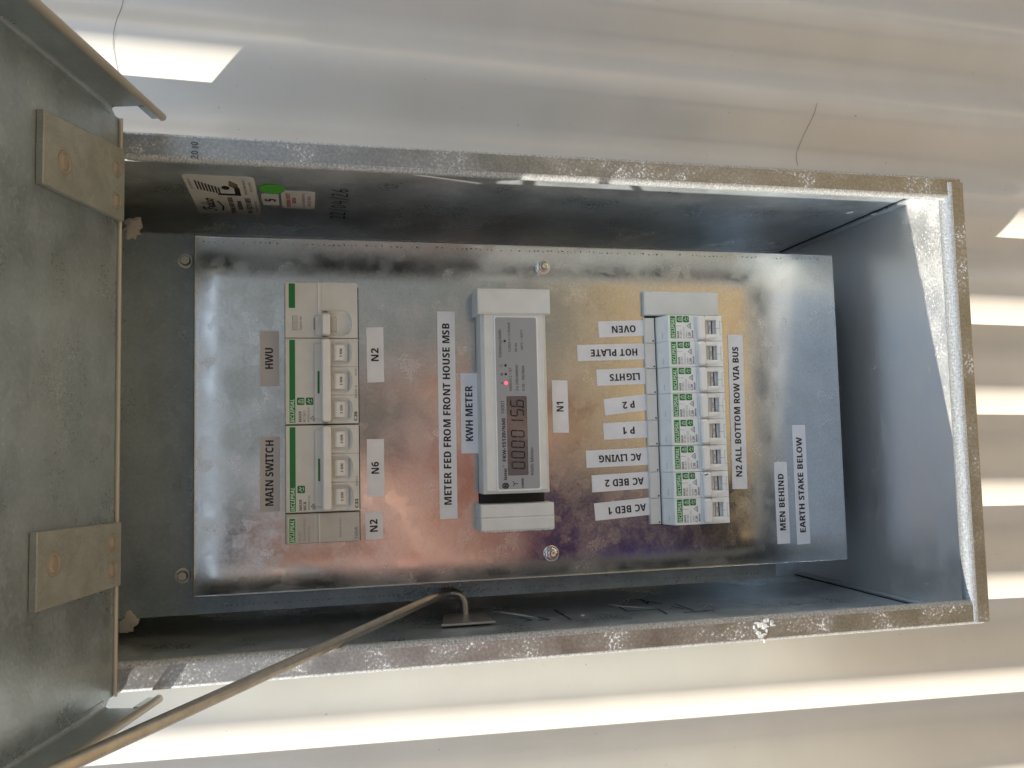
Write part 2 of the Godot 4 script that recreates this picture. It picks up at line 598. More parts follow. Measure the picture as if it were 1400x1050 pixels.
# ================= the box
func make_box() -> void:
	var t := thing("meter_box", "open galvanised steel meter box with folded front lips, fixed to the cream corrugated wall", "meter box", Vector3(0, 0, 0))
	var xl := -128.7
	var xr := 152.3
	var yb := -314.0
	var zf := 102.0
	var zb := -105.0
	var st := mesh_st()
	bx(st, Vector3(xl, yb, zb - 1.2), Vector3(xr, 258, zb))
	part("back_panel", st, M.box, t)
	# side walls with their lips: profile in (x, z), swept along y
	for s in [[xr, -1.0], [xl, 1.0]]:
		var x: float = s[0]
		var d: float = s[1]
		st = mesh_st()
		var poly := PackedVector2Array([Vector2(yb, zb), Vector2(yb, zf - 3), Vector2(190, zf - 3), Vector2(190, zf - 1), Vector2(258, zb)])
		var xf := Transform3D(Basis(Vector3(0, 1, 0), Vector3(0, 0, 1), Vector3(1, 0, 0)), Vector3(x - (1.2 if d < 0 else 0.0), 0, 0))
		slab(st, poly, 0.0, 1.2, 0.0, xf)
		part("side_wall", st, M.box, t)
		st = mesh_st()
		var line := [Vector2(x - d * 0.6 + d * 0.0, zf - 6)]
		line += arc2(Vector2(x + d * 1.6, zf - 1.6), 1.6, 180.0 if d > 0 else 0.0, 90.0)
		var edge := line.duplicate()
		line = [edge[-1]]
		line.append(Vector2(x + d * 11.5, zf))
		var y0 := yb + (2.0 if d < 0 else 12.0)
		if d > 0: y0 = yb + 4.0
		ribbon(st, line, 1.4, -188.0, -y0, Transform3D(Basis(Vector3(1, 0, 0), Vector3(0, 0, 1), Vector3(0, -1, 0)), Vector3.ZERO))
		part("front_lip", st, M.lip, t)
		st = mesh_st()
		ribbon(st, edge, 1.4, -188.0, -y0, Transform3D(Basis(Vector3(1, 0, 0), Vector3(0, 0, 1), Vector3(0, -1, 0)), Vector3.ZERO))
		part("outer_edge", st, M.bloom, t)
		st = mesh_st()
		var roll := arc2(Vector2(x + d * 11.5, zf - 2.6), 2.6, 90.0, (-60.0 if d > 0 else 240.0), 10)
		roll.append(Vector2(x + d * 9.5, zf - 9.5))
		ribbon(st, roll, 1.4, -188.0, -y0, Transform3D(Basis(Vector3(1, 0, 0), Vector3(0, 0, 1), Vector3(0, -1, 0)), Vector3.ZERO))
		part("rolled_edge", st, M.bloom, t)
	# bottom sheet: dusty floor, folded lip, upstands along both sides
	st = mesh_st()
	var N := 12
	for i in N:
		for j in 6:
			var q := []
			for c in [[i, j], [i, j + 1], [i + 1, j + 1], [i + 1, j]]:
				q.append(Vector2(float(c[0]) / N, float(c[1]) / 6.0))
			for k in [0, 2, 1, 0, 3, 2]:
				st.set_uv(q[k])
				st.add_vertex(Vector3(lerpf(xl, xr, q[k].x), yb + 0.6 + 1.2 * sin(PI * q[k].x) * q[k].y, lerpf(zb, zf - 7.0, q[k].y)) * MM)
	part("floor_sheet", st, M.floor, t)
	st = mesh_st()
	bx(st, Vector3(xl, yb - 0.9, zb), Vector3(xr, yb, zf - 3))
	part("floor_underside", st, M.box, t)
	st = mesh_st()
	var bl := [Vector2(yb + 0.2, zf - 6)]
	bl += arc2(Vector2(yb + 1.8, zf - 1.0), 1.8, 180.0, 90.0)
	bl.append(Vector2(yb + 9.0, zf + 0.8))
	ribbon(st, bl, 1.4, xl + 1.0, xr - 3.5, Transform3D(Basis(Vector3(0, 1, 0), Vector3(0, 0, 1), Vector3(1, 0, 0)), Vector3.ZERO))
	part("front_lip", st, M.lip, t)
	st = mesh_st()
	var br := arc2(Vector2(yb + 9.0, zf - 3.8), 4.6, 90.0, -70.0, 12)
	br.append(Vector2(yb + 6.0, zf - 11.5))
	ribbon(st, br, 1.4, xl + 1.0, xr - 3.5, Transform3D(Basis(Vector3(0, 1, 0), Vector3(0, 0, 1), Vector3(1, 0, 0)), Vector3.ZERO))
	part("rolled_edge", st, M.bloom, t)
	for s in [[xr - 1.2, -1.0], [xl + 1.2, 1.0]]:
		st = mesh_st()
		var xf := Transform3D(Basis(Vector3(0, 1, 0), Vector3(0, 0, 1), Vector3(1, 0, 0)), Vector3(s[0] - (1.6 if s[1] < 0 else 0.0), 0, 0))
		slab(st, PackedVector2Array([Vector2(yb + 1, zb), Vector2(yb + 1, zf - 12), Vector2(yb + 8, zf - 18), Vector2(yb + 8, zb)]), 0.0, 1.6, 0.0, xf)
		part("floor_upstand", st, M.box, t)
		st = mesh_st()
		bx(st, Vector3(s[0] - (0.5 if s[1] < 0 else -0.1), yb + 8.0, zb), Vector3(s[0] - (-0.1 if s[1] < 0 else -0.5), yb + 9.6, zf - 40))
		part("seam", st, M.black, t)
	# sloping roof
	st = mesh_st()
	var rxf := Transform3D(Basis(Vector3(0, 0, 1), Vector3(0, 1, 0), Vector3(-1, 0, 0)), Vector3(xr + 3, 0, 0))
	slab(st, PackedVector2Array([Vector2(zf - 2, 190), Vector2(zf - 2, 191.2), Vector2(zb, 259.5), Vector2(zb, 258)]), 0.0, xr - xl + 6.0, 0.0, rxf)
	part("roof", st, M.box, t)
	# sealant at the top corners
	for c in [[Vector3(131, 205, -14), 1], [Vector3(-116, 206, -14), 2]]:
		st = mesh_st()
		st.set_smooth_group(0)
		var r := RandomNumberGenerator.new()
		r.seed = c[1]
		var ring0 := []
		var top := []
		for i in 18:
			var a := TAU * i / 18.0
			var q := 1.0 + r.randf_range(-0.42, 0.3)
			ring0.append(c[0] + Vector3(8 * cos(a) * q, 6 * sin(a) * q, -2))
			top.append(c[0] + Vector3(5 * cos(a) * q, 5 * sin(a) * q, 0.2 + r.randf_range(-0.6, 0.6)))
		loft(st, ring0, top)
		for i in range(1, 17): tri(st, top[0], top[i], top[i + 1])
		part("sealant_blob", st, M.sealant, t)
	# rod bracket on the left wall
	st = mesh_st()
	var wl := Transform3D(Basis(Vector3(0, 0, 1), Vector3(0, 1, 0), Vector3(-1, 0, 0)), Vector3(xl + 4.2, 0, 0))
	slab(st, PackedVector2Array([Vector2(-36, -20), Vector2(13, -20), Vector2(13, 15), Vector2(-22, 9)]), 0.0, 1.6, 0.4, wl)
	part("stay_bracket", st, M.bracket, t)
	# scratches and marker lines on the left wall (y, z)
	st = mesh_st()
	for w in [[[-22.9, -39.8], [-38.5, -20.3], [-51.7, 0.3], 3.0], [[-108.3, -34.8], [-117.7, -19.5], [-136.1, -4.1], 2.6], [[-81.0, 0.0], [-82.0, 1.5], [-83.5, 3.0], 2.4]]:
		var a := Vector3(xl + 1.5, w[0][0], w[0][1])
		var b := Vector3(xl + 1.5, w[1][0], w[1][1])
		var c := Vector3(xl + 1.5, w[2][0], w[2][1])
		st = mesh_st()
		quad(st, a, b + Vector3(0, w[3] * 0.5, w[3]), c, b - Vector3(0, w[3] * 0.5, w[3]))
		part("scratch", st, M.chip, t)
	for l in [[[-69.4, -22.8], [-70.5, 12.1]], [[-115.3, -17.4], [-114.5, -0.8], [-137.4, -0.8], [-136.0, 17.7]], [[-136.6, -43], [-147.1, -17.5]], [[-140, -40], [-138, -22], [-142, -30]], [[-155.8, -14.3], [-157.6, 12.1]], [[-148.4, 16.9], [-171.1, 14.3]], [[-150, -6], [-154, 4]], [[-40, -6], [-46, 6], [-40, 9]], [[-52, -2], [-57, 9], [-50, 8]]]:
		var pts := []
		for q in l: pts.append(Vector2(q[1], q[0]))
		st = mesh_st()
		stroke(st, pts, 1.3, 0.0)
		var mk := part("marker_line", st, M.marker, t)
		mk.transform = Transform3D(Basis(Vector3(0, 0, 1), Vector3(0, 1, 0), Vector3(1, 0, 0)), Vector3(xl + 1.7, 0, 0) * MM)
	# handwritten date on the right wall
	st = mesh_st()
	var glyphs := {"2": [[0, 7], [1.5, 8.5], [3.2, 7.5], [3, 5.5], [0.2, 0.6], [0, 0], [4.2, 0.3]], "0": [[2, 8.4], [0.4, 6], [0.3, 2.5], [1.8, 0], [3.6, 2.2], [3.7, 6], [2, 8.4]], "4": [[1.6, 8.6], [0.2, 3.4], [4.4, 3.2]], "/": [[0.3, -1.2], [3.2, 9.6]], "6": [[3.6, 8.8], [1.2, 6], [0.2, 2.4], [1.8, 0], [4, 1.4], [3.6, 3.8], [1.4, 4], [0.3, 2.6]], "-": [[3.3, 7], [3.1, -0.6]]}
	var gx := 0.0
	for ch in "22/04/26":
		for g in ([ch, "-"] if ch == "4" else [ch]):
			var pts := []
			for q in glyphs[g]: pts.append(Vector2(gx + q[0] * 1.55, q[1] * 1.15))
			stroke(st, pts, 1.0, 0.0)
		gx += 9.6 if ch != "/" else 7.6
	var dt := part("handwritten_date", st, M.marker, t)
	dt.transform = Transform3D(Basis(Vector3(0, 0, 1), Vector3(0, 1, 0), Vector3(-1, 0, 0)), Vector3(xr - 1.6, 71, -46) * MM)
	st = mesh_st()
	gx = 0.0
	for g in ["2", "0", "-", "0"]:
		var pts := []
		for q in glyphs[g]: pts.append(Vector2(gx + q[0] * 0.42, q[1] * 0.4))
		stroke(st, pts, 0.35, 0.0)
		gx += 2.4
	var lt := part("marker_line", st, M.marker, t)
	lt.position = Vector3(139.6, 151, zf + 0.9) * MM
	# paint chips by the bottom right corner
	st = mesh_st()
	for c in [[-283.5, 25.7, 4.0], [-304.0, 24.8, 3.0]]:
		var q := Vector3(xr - 3.2, c[0], c[1])
		quad(st, q + Vector3(0, 0, -c[2] * 0.7), q + Vector3(0, -c[2] * 0.9, 0), q + Vector3(0, 0, c[2] * 1.4), q + Vector3(0, c[2] * 0.6, 0))
	part("paint_chip", st, M.chip, t)
	st = mesh_st()
	var pr := RandomNumberGenerator.new()
	pr.seed = 4
	for i in 26:
		var c := Vector2(-121 + pr.randfn() * 3.0, -160 + pr.randfn() * 5.0)
		slab(st, disc(c.x, c.y, pr.randf_range(0.4, 1.5), pr.randf_range(0.4, 1.9), 7), zf + 0.2, zf + 0.75 + i * 0.02)
	part("paint_spot", st, M.chip, t)

# ================= the door
func make_door() -> void:
	var t := thing("box_door", "raised galvanised door of the meter box, hinged along the top, seen from below", "door", Vector3(0, 189, 102))
	var s := 1.0 / sqrt(1.0 + 0.0625)
	t.basis = Basis(Vector3(1, 0, 0), Vector3(0, s, -0.25 * s), Vector3(0, 0.25 * s, s))
	var flatx := Transform3D(Basis(Vector3(1, 0, 0), Vector3(0, 0, 1), Vector3(0, -1, 0)), Vector3.ZERO)   # poly (x, z outwards), thickness downwards
	var st := mesh_st()
	slab(st, PackedVector2Array([Vector2(-130, 0.5), Vector2(158.5, 0.5), Vector2(158.5, 5), Vector2(161.3, 9), Vector2(161.3, 505), Vector2(-133.3, 505), Vector2(-133.3, 9), Vector2(-130, 5)]), -1.2, 0.0, 0.0, flatx)
	part("door_sheet", st, M.door, t)
	st = mesh_st()
	tube(st, [Vector3(-130, -0.6, 0.4), Vector3(158.5, -0.6, 0.4)], 1.3, 10)
	part("folded_edge", st, M.hem, t)
	for e in [[161.3, 1.0], [-133.3, -1.0]]:
		st = mesh_st()
		var line := [Vector2(e[0] - 4.0 * e[1], 0.0)]
		line += arc2(Vector2(e[0] - 2.5 * e[1], -2.5), 2.5, 90.0, (0.0 if e[1] > 0 else 180.0), 6)
		line.append(Vector2(e[0], -19.0))
		ribbon(st, line, 1.4, 10.0, 504.0, Transform3D())
		bx(st, Vector3(e[0] - 0.7, -19, -6), Vector3(e[0] + 0.7, -14, 10.0))
		part("side_flange", st, M.door, t)
		st = mesh_st()
		tube(st, [Vector3(e[0], -19.5, -6), Vector3(e[0], -19.5, 504)], 2.1, 12)
		part("flange_hem", st, M.hem, t)
	st = mesh_st()
	bx(st, Vector3(-133, -20, 503.6), Vector3(161, -1, 505))
	part("end_flange", st, M.door, t)
	var leaf := [[102.0, 134.0, 105.0, 142.0, [[116.3, 58.0], [129.2, 10.0], [113.0, 9.6]]], [-76.0, -43.6, -76.6, -46.0, [[-58.3, 62.0], [-54.9, 10.0], [-68.0, 10.0]]]]
	for l in leaf:
		st = mesh_st()
		slab(st, PackedVector2Array([Vector2(l[2], 1.0), Vector2(l[3], 1.0), Vector2(l[1], 74.5), Vector2(l[0], 74.5)]), 0.2, 3.4, 0.4, flatx)
		var h := part("hinge", st, M.hinge, t)
		for r in l[4]:
			st = mesh_st()
			var big := 1.25 if r[1] > 30.0 else 1.0
			lathe(st, [Vector2(4.4 * big, 0), Vector2(4.2 * big, 0.5), Vector2(3.4 * big, 0.7), Vector2(3.0 * big, 0.3), Vector2(2.2 * big, 0.9), Vector2(0.0, 1.2)], 20, Transform3D(Basis(Vector3(1, 0, 0), Vector3(0, 0, 1), Vector3(0, -1, 0)), Vector3(r[0], -3.4, r[1])))
			part("rivet", st, M.rivet, h)

# ================= plate behind, and the cover panel
func make_plate() -> void:
	var t := thing("mounting_plate", "dull grey steel plate behind the shiny cover panel, bolted at its top corners", "mounting plate", Vector3(0, 0, -15))
	var st := mesh_st()
	bx(st, Vector3(-112, -236, -1.5), Vector3(126.5, 238, 0))
	part("plate", st, M.plate, t)
	st = mesh_st()
	bx(st, Vector3(-113.5, -236, -30), Vector3(-112, 238, 0))
	part("side_fold", st, M.plate, t)
	st = mesh_st()
	bx(st, Vector3(126.5, -236, -30), Vector3(128, 238, 0))
	part("side_fold", st, M.plate, t)
	st = mesh_st()
	for i in 118:
		if rng.randf() < 0.75:
			var y := 160.0 - i * 3.3 + rng.randf_range(-0.8, 0.8)
			bx(st, Vector3(-109.5 + rng.randf_range(-0.5, 0.5), y, 0.05), Vector3(-108.6, y + rng.randf_range(0.6, 1.6), 0.12))
	part("stamped_mark", st, M.print, t)
	for c in [[110.7, 172.6], [-89.0, 173.5]]:
		st = mesh_st()
		lathe(st, [Vector2(4.8, 0), Vector2(4.8, 0.8), Vector2(4.2, 1.0), Vector2(3.2, 1.0)], 24, Transform3D(Basis(), Vector3(c[0], c[1], 0)))
		var hexp := disc(c[0], c[1], 3.4, 3.4, 6)
		slab(st, hexp, 0.8, 3.6, 0.5)
		part("bolt", st, M.bolt, t)

func bend(d: float, w: float, s: float) -> float:
	if d <= 0.0: return 0.0
	return s * d * d / (2.0 * w) if d < w else s * (d - w * 0.5)

func panel_z(x: float, y: float) -> float:   # the cover is bent back a little towards its edges
	return -bend(x - 84.0, 18.0, 0.105) - bend(-80.0 - x, 12.0, 0.07) - bend(-190.0 - y, 22.0, 0.11) - bend(y - 148.0, 10.0, 0.05)

func on_panel(p: Vector3) -> Vector3:   # slides a point of the flat panel onto the bent sheet, along the line of sight that measured it
	var c := Vector3(-13.36, 94.2, 566.3)
	var z := panel_z(p.x, p.y)
	return c + (Vector3(p.x, p.y, 0) - c) * ((c.z - z) / c.z) + Vector3(0, 0, p.z)

func bent_sheet(st: SurfaceTool, x0: float, y0: float, x1: float, y1: float, o: Vector3) -> void:
	st.set_smooth_group(0)
	var nx := int(ceil((x1 - x0) / 5.0))
	var ny := int(ceil((y1 - y0) / 5.0))
	for i in nx:
		for j in ny:
			var q := []
			for c in [[i, j], [i + 1, j], [i + 1, j + 1], [i, j + 1]]:
				q.append(on_panel(Vector3(lerpf(x0, x1, float(c[0]) / nx), lerpf(y0, y1, float(c[1]) / ny), 0)) - o)
			quad(st, q[0], q[1], q[2], q[3])
	st.set_smooth_group(-1)

func make_panel() -> void:
	var t := thing("cover_panel", "shiny galvanised cover panel carrying three rows of switchgear and printed labels", "panel", Vector3(11.6, -60, 0))
	var x0 := -100.1 - 11.6
	var x1 := 123.4 - 11.6
	var y0 := -285.2 + 60.0
	var y1 := 164.8 + 60.0
	# three cut-outs (x0, y0, x1, y1), from the top down
	var cuts := [[-70.6, 64.8, 94.0, 110.8], [-66.0, -58.0, 88.0, -13.0], [-69.6, -186.6, 92.8, -134.0]]
	var o := Vector3(11.6, -60, 0)
	var st := mesh_st()
	var top := 164.8
	for c in cuts:
		bent_sheet(st, -100.1, c[3], 123.4, top, o)
		bent_sheet(st, -100.1, c[1], c[0], c[3], o)
		bent_sheet(st, c[2], c[1], 123.4, c[3], o)
		top = c[1]
	bent_sheet(st, -100.1, -285.2, 123.4, top, o)
	part("sheet", st, M.panel, t)
	st = mesh_st()
	for e in [[-100.1, -285.2, -100.1, 164.8], [123.4, -285.2, 123.4, 164.8], [-100.1, -285.2, 123.4, -285.2], [-100.1, 164.8, 123.4, 164.8]]:
		var line := []
		for k in 41: line.append(on_panel(Vector3(lerpf(e[0], e[2], k / 40.0), lerpf(e[1], e[3], k / 40.0), -1.0)) - o)
		tube(st, line, 1.1, 10)
	part("edge_fold", st, M.panel, t)
	st = mesh_st()
	for i in 130:
		if rng.randf() < 0.7:
			var y := y1 - 6.0 - i * 3.35 + rng.randf_range(-0.8, 0.8)
			var x := x1 - 3.2 + rng.randf_range(-0.4, 0.4)
			var q := on_panel(Vector3(x, y, 0) + o) - o
			bx(st, q + Vector3(0, 0, -0.1), q + Vector3(rng.randf_range(0.3, 0.9), rng.randf_range(0.4, 1.3), 0.2))
	part("stamped_mark", st, M.print, t)
	for c in [[109.4, -60.9, -0.10], [-85.2, -61.8, 0.05]]:
		st = mesh_st()
		var xf := Transform3D(Basis(Vector3(0, 1, 0), c[2]), on_panel(Vector3(c[0], c[1], 0)) - o)
		lathe(st, [Vector2(5.2, 0), Vector2(5.2, 0.9), Vector2(4.8, 1.1), Vector2(3.4, 1.1)], 28, xf)
		slab(st, disc(0, 0, 4.0, 4.0, 6), 1.0, 3.6, 0.6, xf)
		lathe(st, [Vector2(2.6, 3.4), Vector2(2.6, 7.0), Vector2(2.2, 7.6), Vector2(1.3, 7.7), Vector2(1.1, 6.6), Vector2(0.0, 6.5)], 20, xf)
		part("screw", st, M.chrome, t)

# ================= main row
func cell_front(st: SurfaceTool, cx: float, w: float, ytop: float, z: float) -> void:   # face of one pole with a D-shaped opening towards the bar
	var hw := minf(8.5, w * 0.5 - 0.4)
	var o := [Vector2(cx - hw, ytop), Vector2(cx - hw, 9.6)]
	var n := 14
	for i in range(1, n):
		var a := PI + PI * i / n
		o.append(Vector2(cx + hw * cos(a), 9.6 + 6.5 * sin(a)))
	o.append(Vector2(cx + hw, 9.6))
	o.append(Vector2(cx + hw, ytop))
	var left := PackedVector2Array()
	var right := PackedVector2Array()
	var mid := o.size() / 2
	for i in mid + 1: left.append(o[i])
	left.append(Vector2(cx, 0))
	left.append(Vector2(cx - w * 0.5, 0))
	left.append(Vector2(cx - w * 0.5, ytop))
	for i in range(mid, o.size()): right.append(o[i])
	right.append(Vector2(cx + w * 0.5, ytop))
	right.append(Vector2(cx + w * 0.5, 0))
	right.append(Vector2(cx, 0))
	slab(st, left, z - 2.5, z)
	slab(st, right, z - 2.5, z)

func cell_well(st: SurfaceTool, cx: float, w: float, ytop: float, z: float) -> void:   # sloping sides of the opening
	var hw := minf(8.5, w * 0.5 - 0.4)
	var a := []
	var a2 := []
	var b := []
	var n := 14
	for i in n + 3:
		var p: Vector2
		var q: Vector2
		if i == 0 or i == n + 2:
			var s := -1.0 if i == 0 else 1.0
			p = Vector2(cx + s * hw, ytop)
			q = Vector2(cx + s * 5.0, ytop)
		else:
			var an := PI + PI * (i - 1) / n
			p = Vector2(cx + hw * cos(an), 9.6 + 6.5 * sin(an))
			q = Vector2(cx + clampf(7.0 * cos(an), -5.0, 5.0), 9.6 + clampf(6.5 * sin(an), -3.2, 0.0))
		a.append(v3(p, z))
		a2.append(v3(p.lerp(q, 0.14), z + 1.3))
		b.append(v3(q, z - 4.4))
	loft(st, a, a2, false)
	loft(st, a2, b, false)

func cell_drum(st: SurfaceTool, cx: float, z: float) -> void:
	var prev := []
	for i in 11:
		var a := deg_to_rad(lerpf(20, 160, i / 10.0))
		var y := 12.0 + 6.2 * cos(a)
		var zz := z - 8.2 + 7.2 * sin(a)
		var cur := [Vector3(cx - 4.9, y, zz), Vector3(cx + 4.9, y, zz)]
		if i > 0: quad(st, prev[0], prev[1], cur[1], cur[0])
		prev = cur

func bar(st: SurfaceTool, x0: float, x1: float, y0: float, y1: float, z0: float, z1: float) -> void:
	slab(st, rrect(x0, y0, x1, y1, minf((y1 - y0), (x1 - x0)) * 0.32, 5), z0, z1, 1.0)

func icon(parent: Node, x: float, y: float, z: float, kind: int, k := 1.0) -> void:
	var st := mesh_st()
	slab(st, rrect(x - 2.3 * k, y - 2.3 * k, x + 2.3 * k, y + 2.3 * k, 0.6 * k, 3), z, z + 0.12)
	var o := part("green_icon", st, M.green, parent)
	st = mesh_st()
	if kind == 0:
		for a in [-1.0, 0.0, 1.0]:
			stroke(st, [Vector2(x + a * 0.9 * k, y - 1.5 * k), Vector2(x + a * 1.1 * k, y - 0.2 * k), Vector2(x + a * 0.5 * k, y + 1.4 * k)], 0.38 * k, z + 0.2)
		stroke(st, [Vector2(x - 1.4 * k, y - 1.5 * k), Vector2(x + 1.4 * k, y - 1.5 * k)], 0.35 * k, z + 0.24)
	else:
		stroke(st, [Vector2(x - 1.4 * k, y - 0.6 * k), Vector2(x - 0.2 * k, y + 1.3 * k), Vector2(x + 0.5 * k, y - 0.2 * k), Vector2(x + 1.4 * k, y + 0.9 * k)], 0.4 * k, z + 0.2)
		stroke(st, [Vector2(x - 0.6 * k, y - 1.4 * k), Vector2(x + 1.2 * k, y - 1.2 * k)], 0.4 * k, z + 0.24)
	part("emblem", st, M.pale_green, o)

func approval_mark(parent: Node, x: float, y: float, z: float, k: float) -> void:
	var st := mesh_st()
	stroke(st, [Vector2(x - 2 * k, y - 1.2 * k), Vector2(x, y + 1.6 * k), Vector2(x + 2 * k, y - 1.2 * k), Vector2(x - 2 * k, y - 1.2 * k)], 0.35 * k, z)
	stroke(st, [Vector2(x - 0.9 * k, y - 0.3 * k), Vector2(x, y - 0.8 * k), Vector2(x + 1.0 * k, y + 0.1 * k)], 0.3 * k, z + 0.02)
	part("approval_mark", st, M.print, parent)

func brand_band(parent: Node, x0: float, x1: float, y0: float, y1: float, z: float, text_len: float, logo := true) -> void:
	var st := mesh_st()
	slab(st, rect(x0 - 0.5, y0 - 0.5, x1 + 0.5, y1 + 0.5), z, z + 0.06)
	part("band_border", st, M.pale_green, parent)
	st = mesh_st()
	slab(st, rect(x0, y0, x1, y1), z, z + 0.14)
	var o := part("green_band", st, M.green, parent)
	if not logo: return
	var h := y1 - y0
	st = mesh_st()
	for k in [0.0, 1.0]:
		stroke(st, [Vector2(x0 + 0.6 + k * 1.0, y0 + h * 0.18), Vector2(x0 + 0.95 + k * 1.0, y0 + h * 0.82)], 0.55, z + 0.24)
	part("emblem", st, M.pale_green, o)
	words(o, "CLIPSAL", Vector3(x0 + 2.5 + text_len * 0.5, (y0 + y1) * 0.5, z + 0.24), text_len, h * 0.66, M.pale_green, true, 0.0, 0.22)

func three_pole(called: String, label: String, at: Vector3, rows: Array, rating: String, icons: int, extra: Array) -> Node3D:
	var t := thing(called, label, "circuit breaker", at)
	var z := 11.0
	var st := mesh_st()
	bx(st, Vector3(0, 22, -14), Vector3(54, 45, z), 0.5)
	bx(st, Vector3(0, 0, -14), Vector3(54, 22, z - 2.4))
	for i in 3: cell_front(st, 9.0 + 18.0 * i, 17.75, 22.2, z)
	part("housing", st, M.white, t)
	st = mesh_st()
	for i in 3: cell_well(st, 9.0 + 18.0 * i, 17.75, 19.0, z)
	part("switch_opening", st, M.toggle, t)
	for i in 3:
		st = mesh_st()
		cell_drum(st, 9.0 + 18.0 * i, z)
		var dr := part("switch_drum", st, M.toggle, t)
		words(dr, "I ON", Vector3(9.0 + 18.0 * i, 10.6, z - 0.75), 5.2, 1.5, M.print, true)
		st = mesh_st()
		bx(st, Vector3(4.2 + 18.0 * i, 6.3, z - 4.5), Vector3(13.8 + 18.0 * i, 7.1, z - 3.0))
		part("switch_gap", st, M.print, t)
		st = mesh_st()
		slab(st, PackedVector2Array([Vector2(3.4 + 18 * i, 6.6), Vector2(6 + 18 * i, 3.6), Vector2(12 + 18 * i, 3.6), Vector2(14.6 + 18 * i, 6.6)]), z - 4.0, z - 2.0)
		part("switch_floor", st, M.window_grey, t)
	st = mesh_st()
	slab(st, rrect(3.0, 17.6, 51.0, 27.6, 1.5, 4), z - 0.1, z + 1.6, 0.8)
	part("bar_base", st, M.white, t)
	st = mesh_st()
	bar(st, 0.9, 53.1, 17.3, 22.9, z + 1.0, z + 8.0)
	part("toggle_bar", st, M.toggle, t)
	st = mesh_st()
	slab(st, rrect(19.0, 24.0, 33.2, 25.3, 0.5, 3), z + 1.5, z + 1.75)
	part("indicator_slot", st, M.green, t)
	brand_band(t, 0.9, 53.0, 38.9, 42.4, z, 12.4)
	if icons > 1: icon(t, 14.3, 35.6, z, 0)
	icon(t, 14.3, 35.6 if icons == 1 else 30.2, z, 1)
	for r in rows: words(t, r[0], Vector3(1.4 + r[1] * 0.5, r[2], z + 0.12), r[1], r[3], M.print, r[4])
	approval_mark(t, 3.6, 28.4, z + 0.12, 0.9)
	words(t, rating, Vector3(4.6, 1.7, z + 0.12), 5.8, 1.8, M.ink, true)
	for e in extra: words(t, e[0], Vector3(e[1], 1.5, z + 0.12), e[2], 1.1, M.pale_print, true)
	st = mesh_st()
	for x in [18.0, 36.0]: bx(st, Vector3(x - 0.13, 0.2, z - 0.5), Vector3(x + 0.13, 17.0, z + 0.08))
	part("pole_line", st, M.pale_print, t)
	st = mesh_st()
	bx(st, Vector3(0.2, -1.0, -14), Vector3(53.8, 0, 2.5))
	part("base_edge", st, M.black, t)
	return t

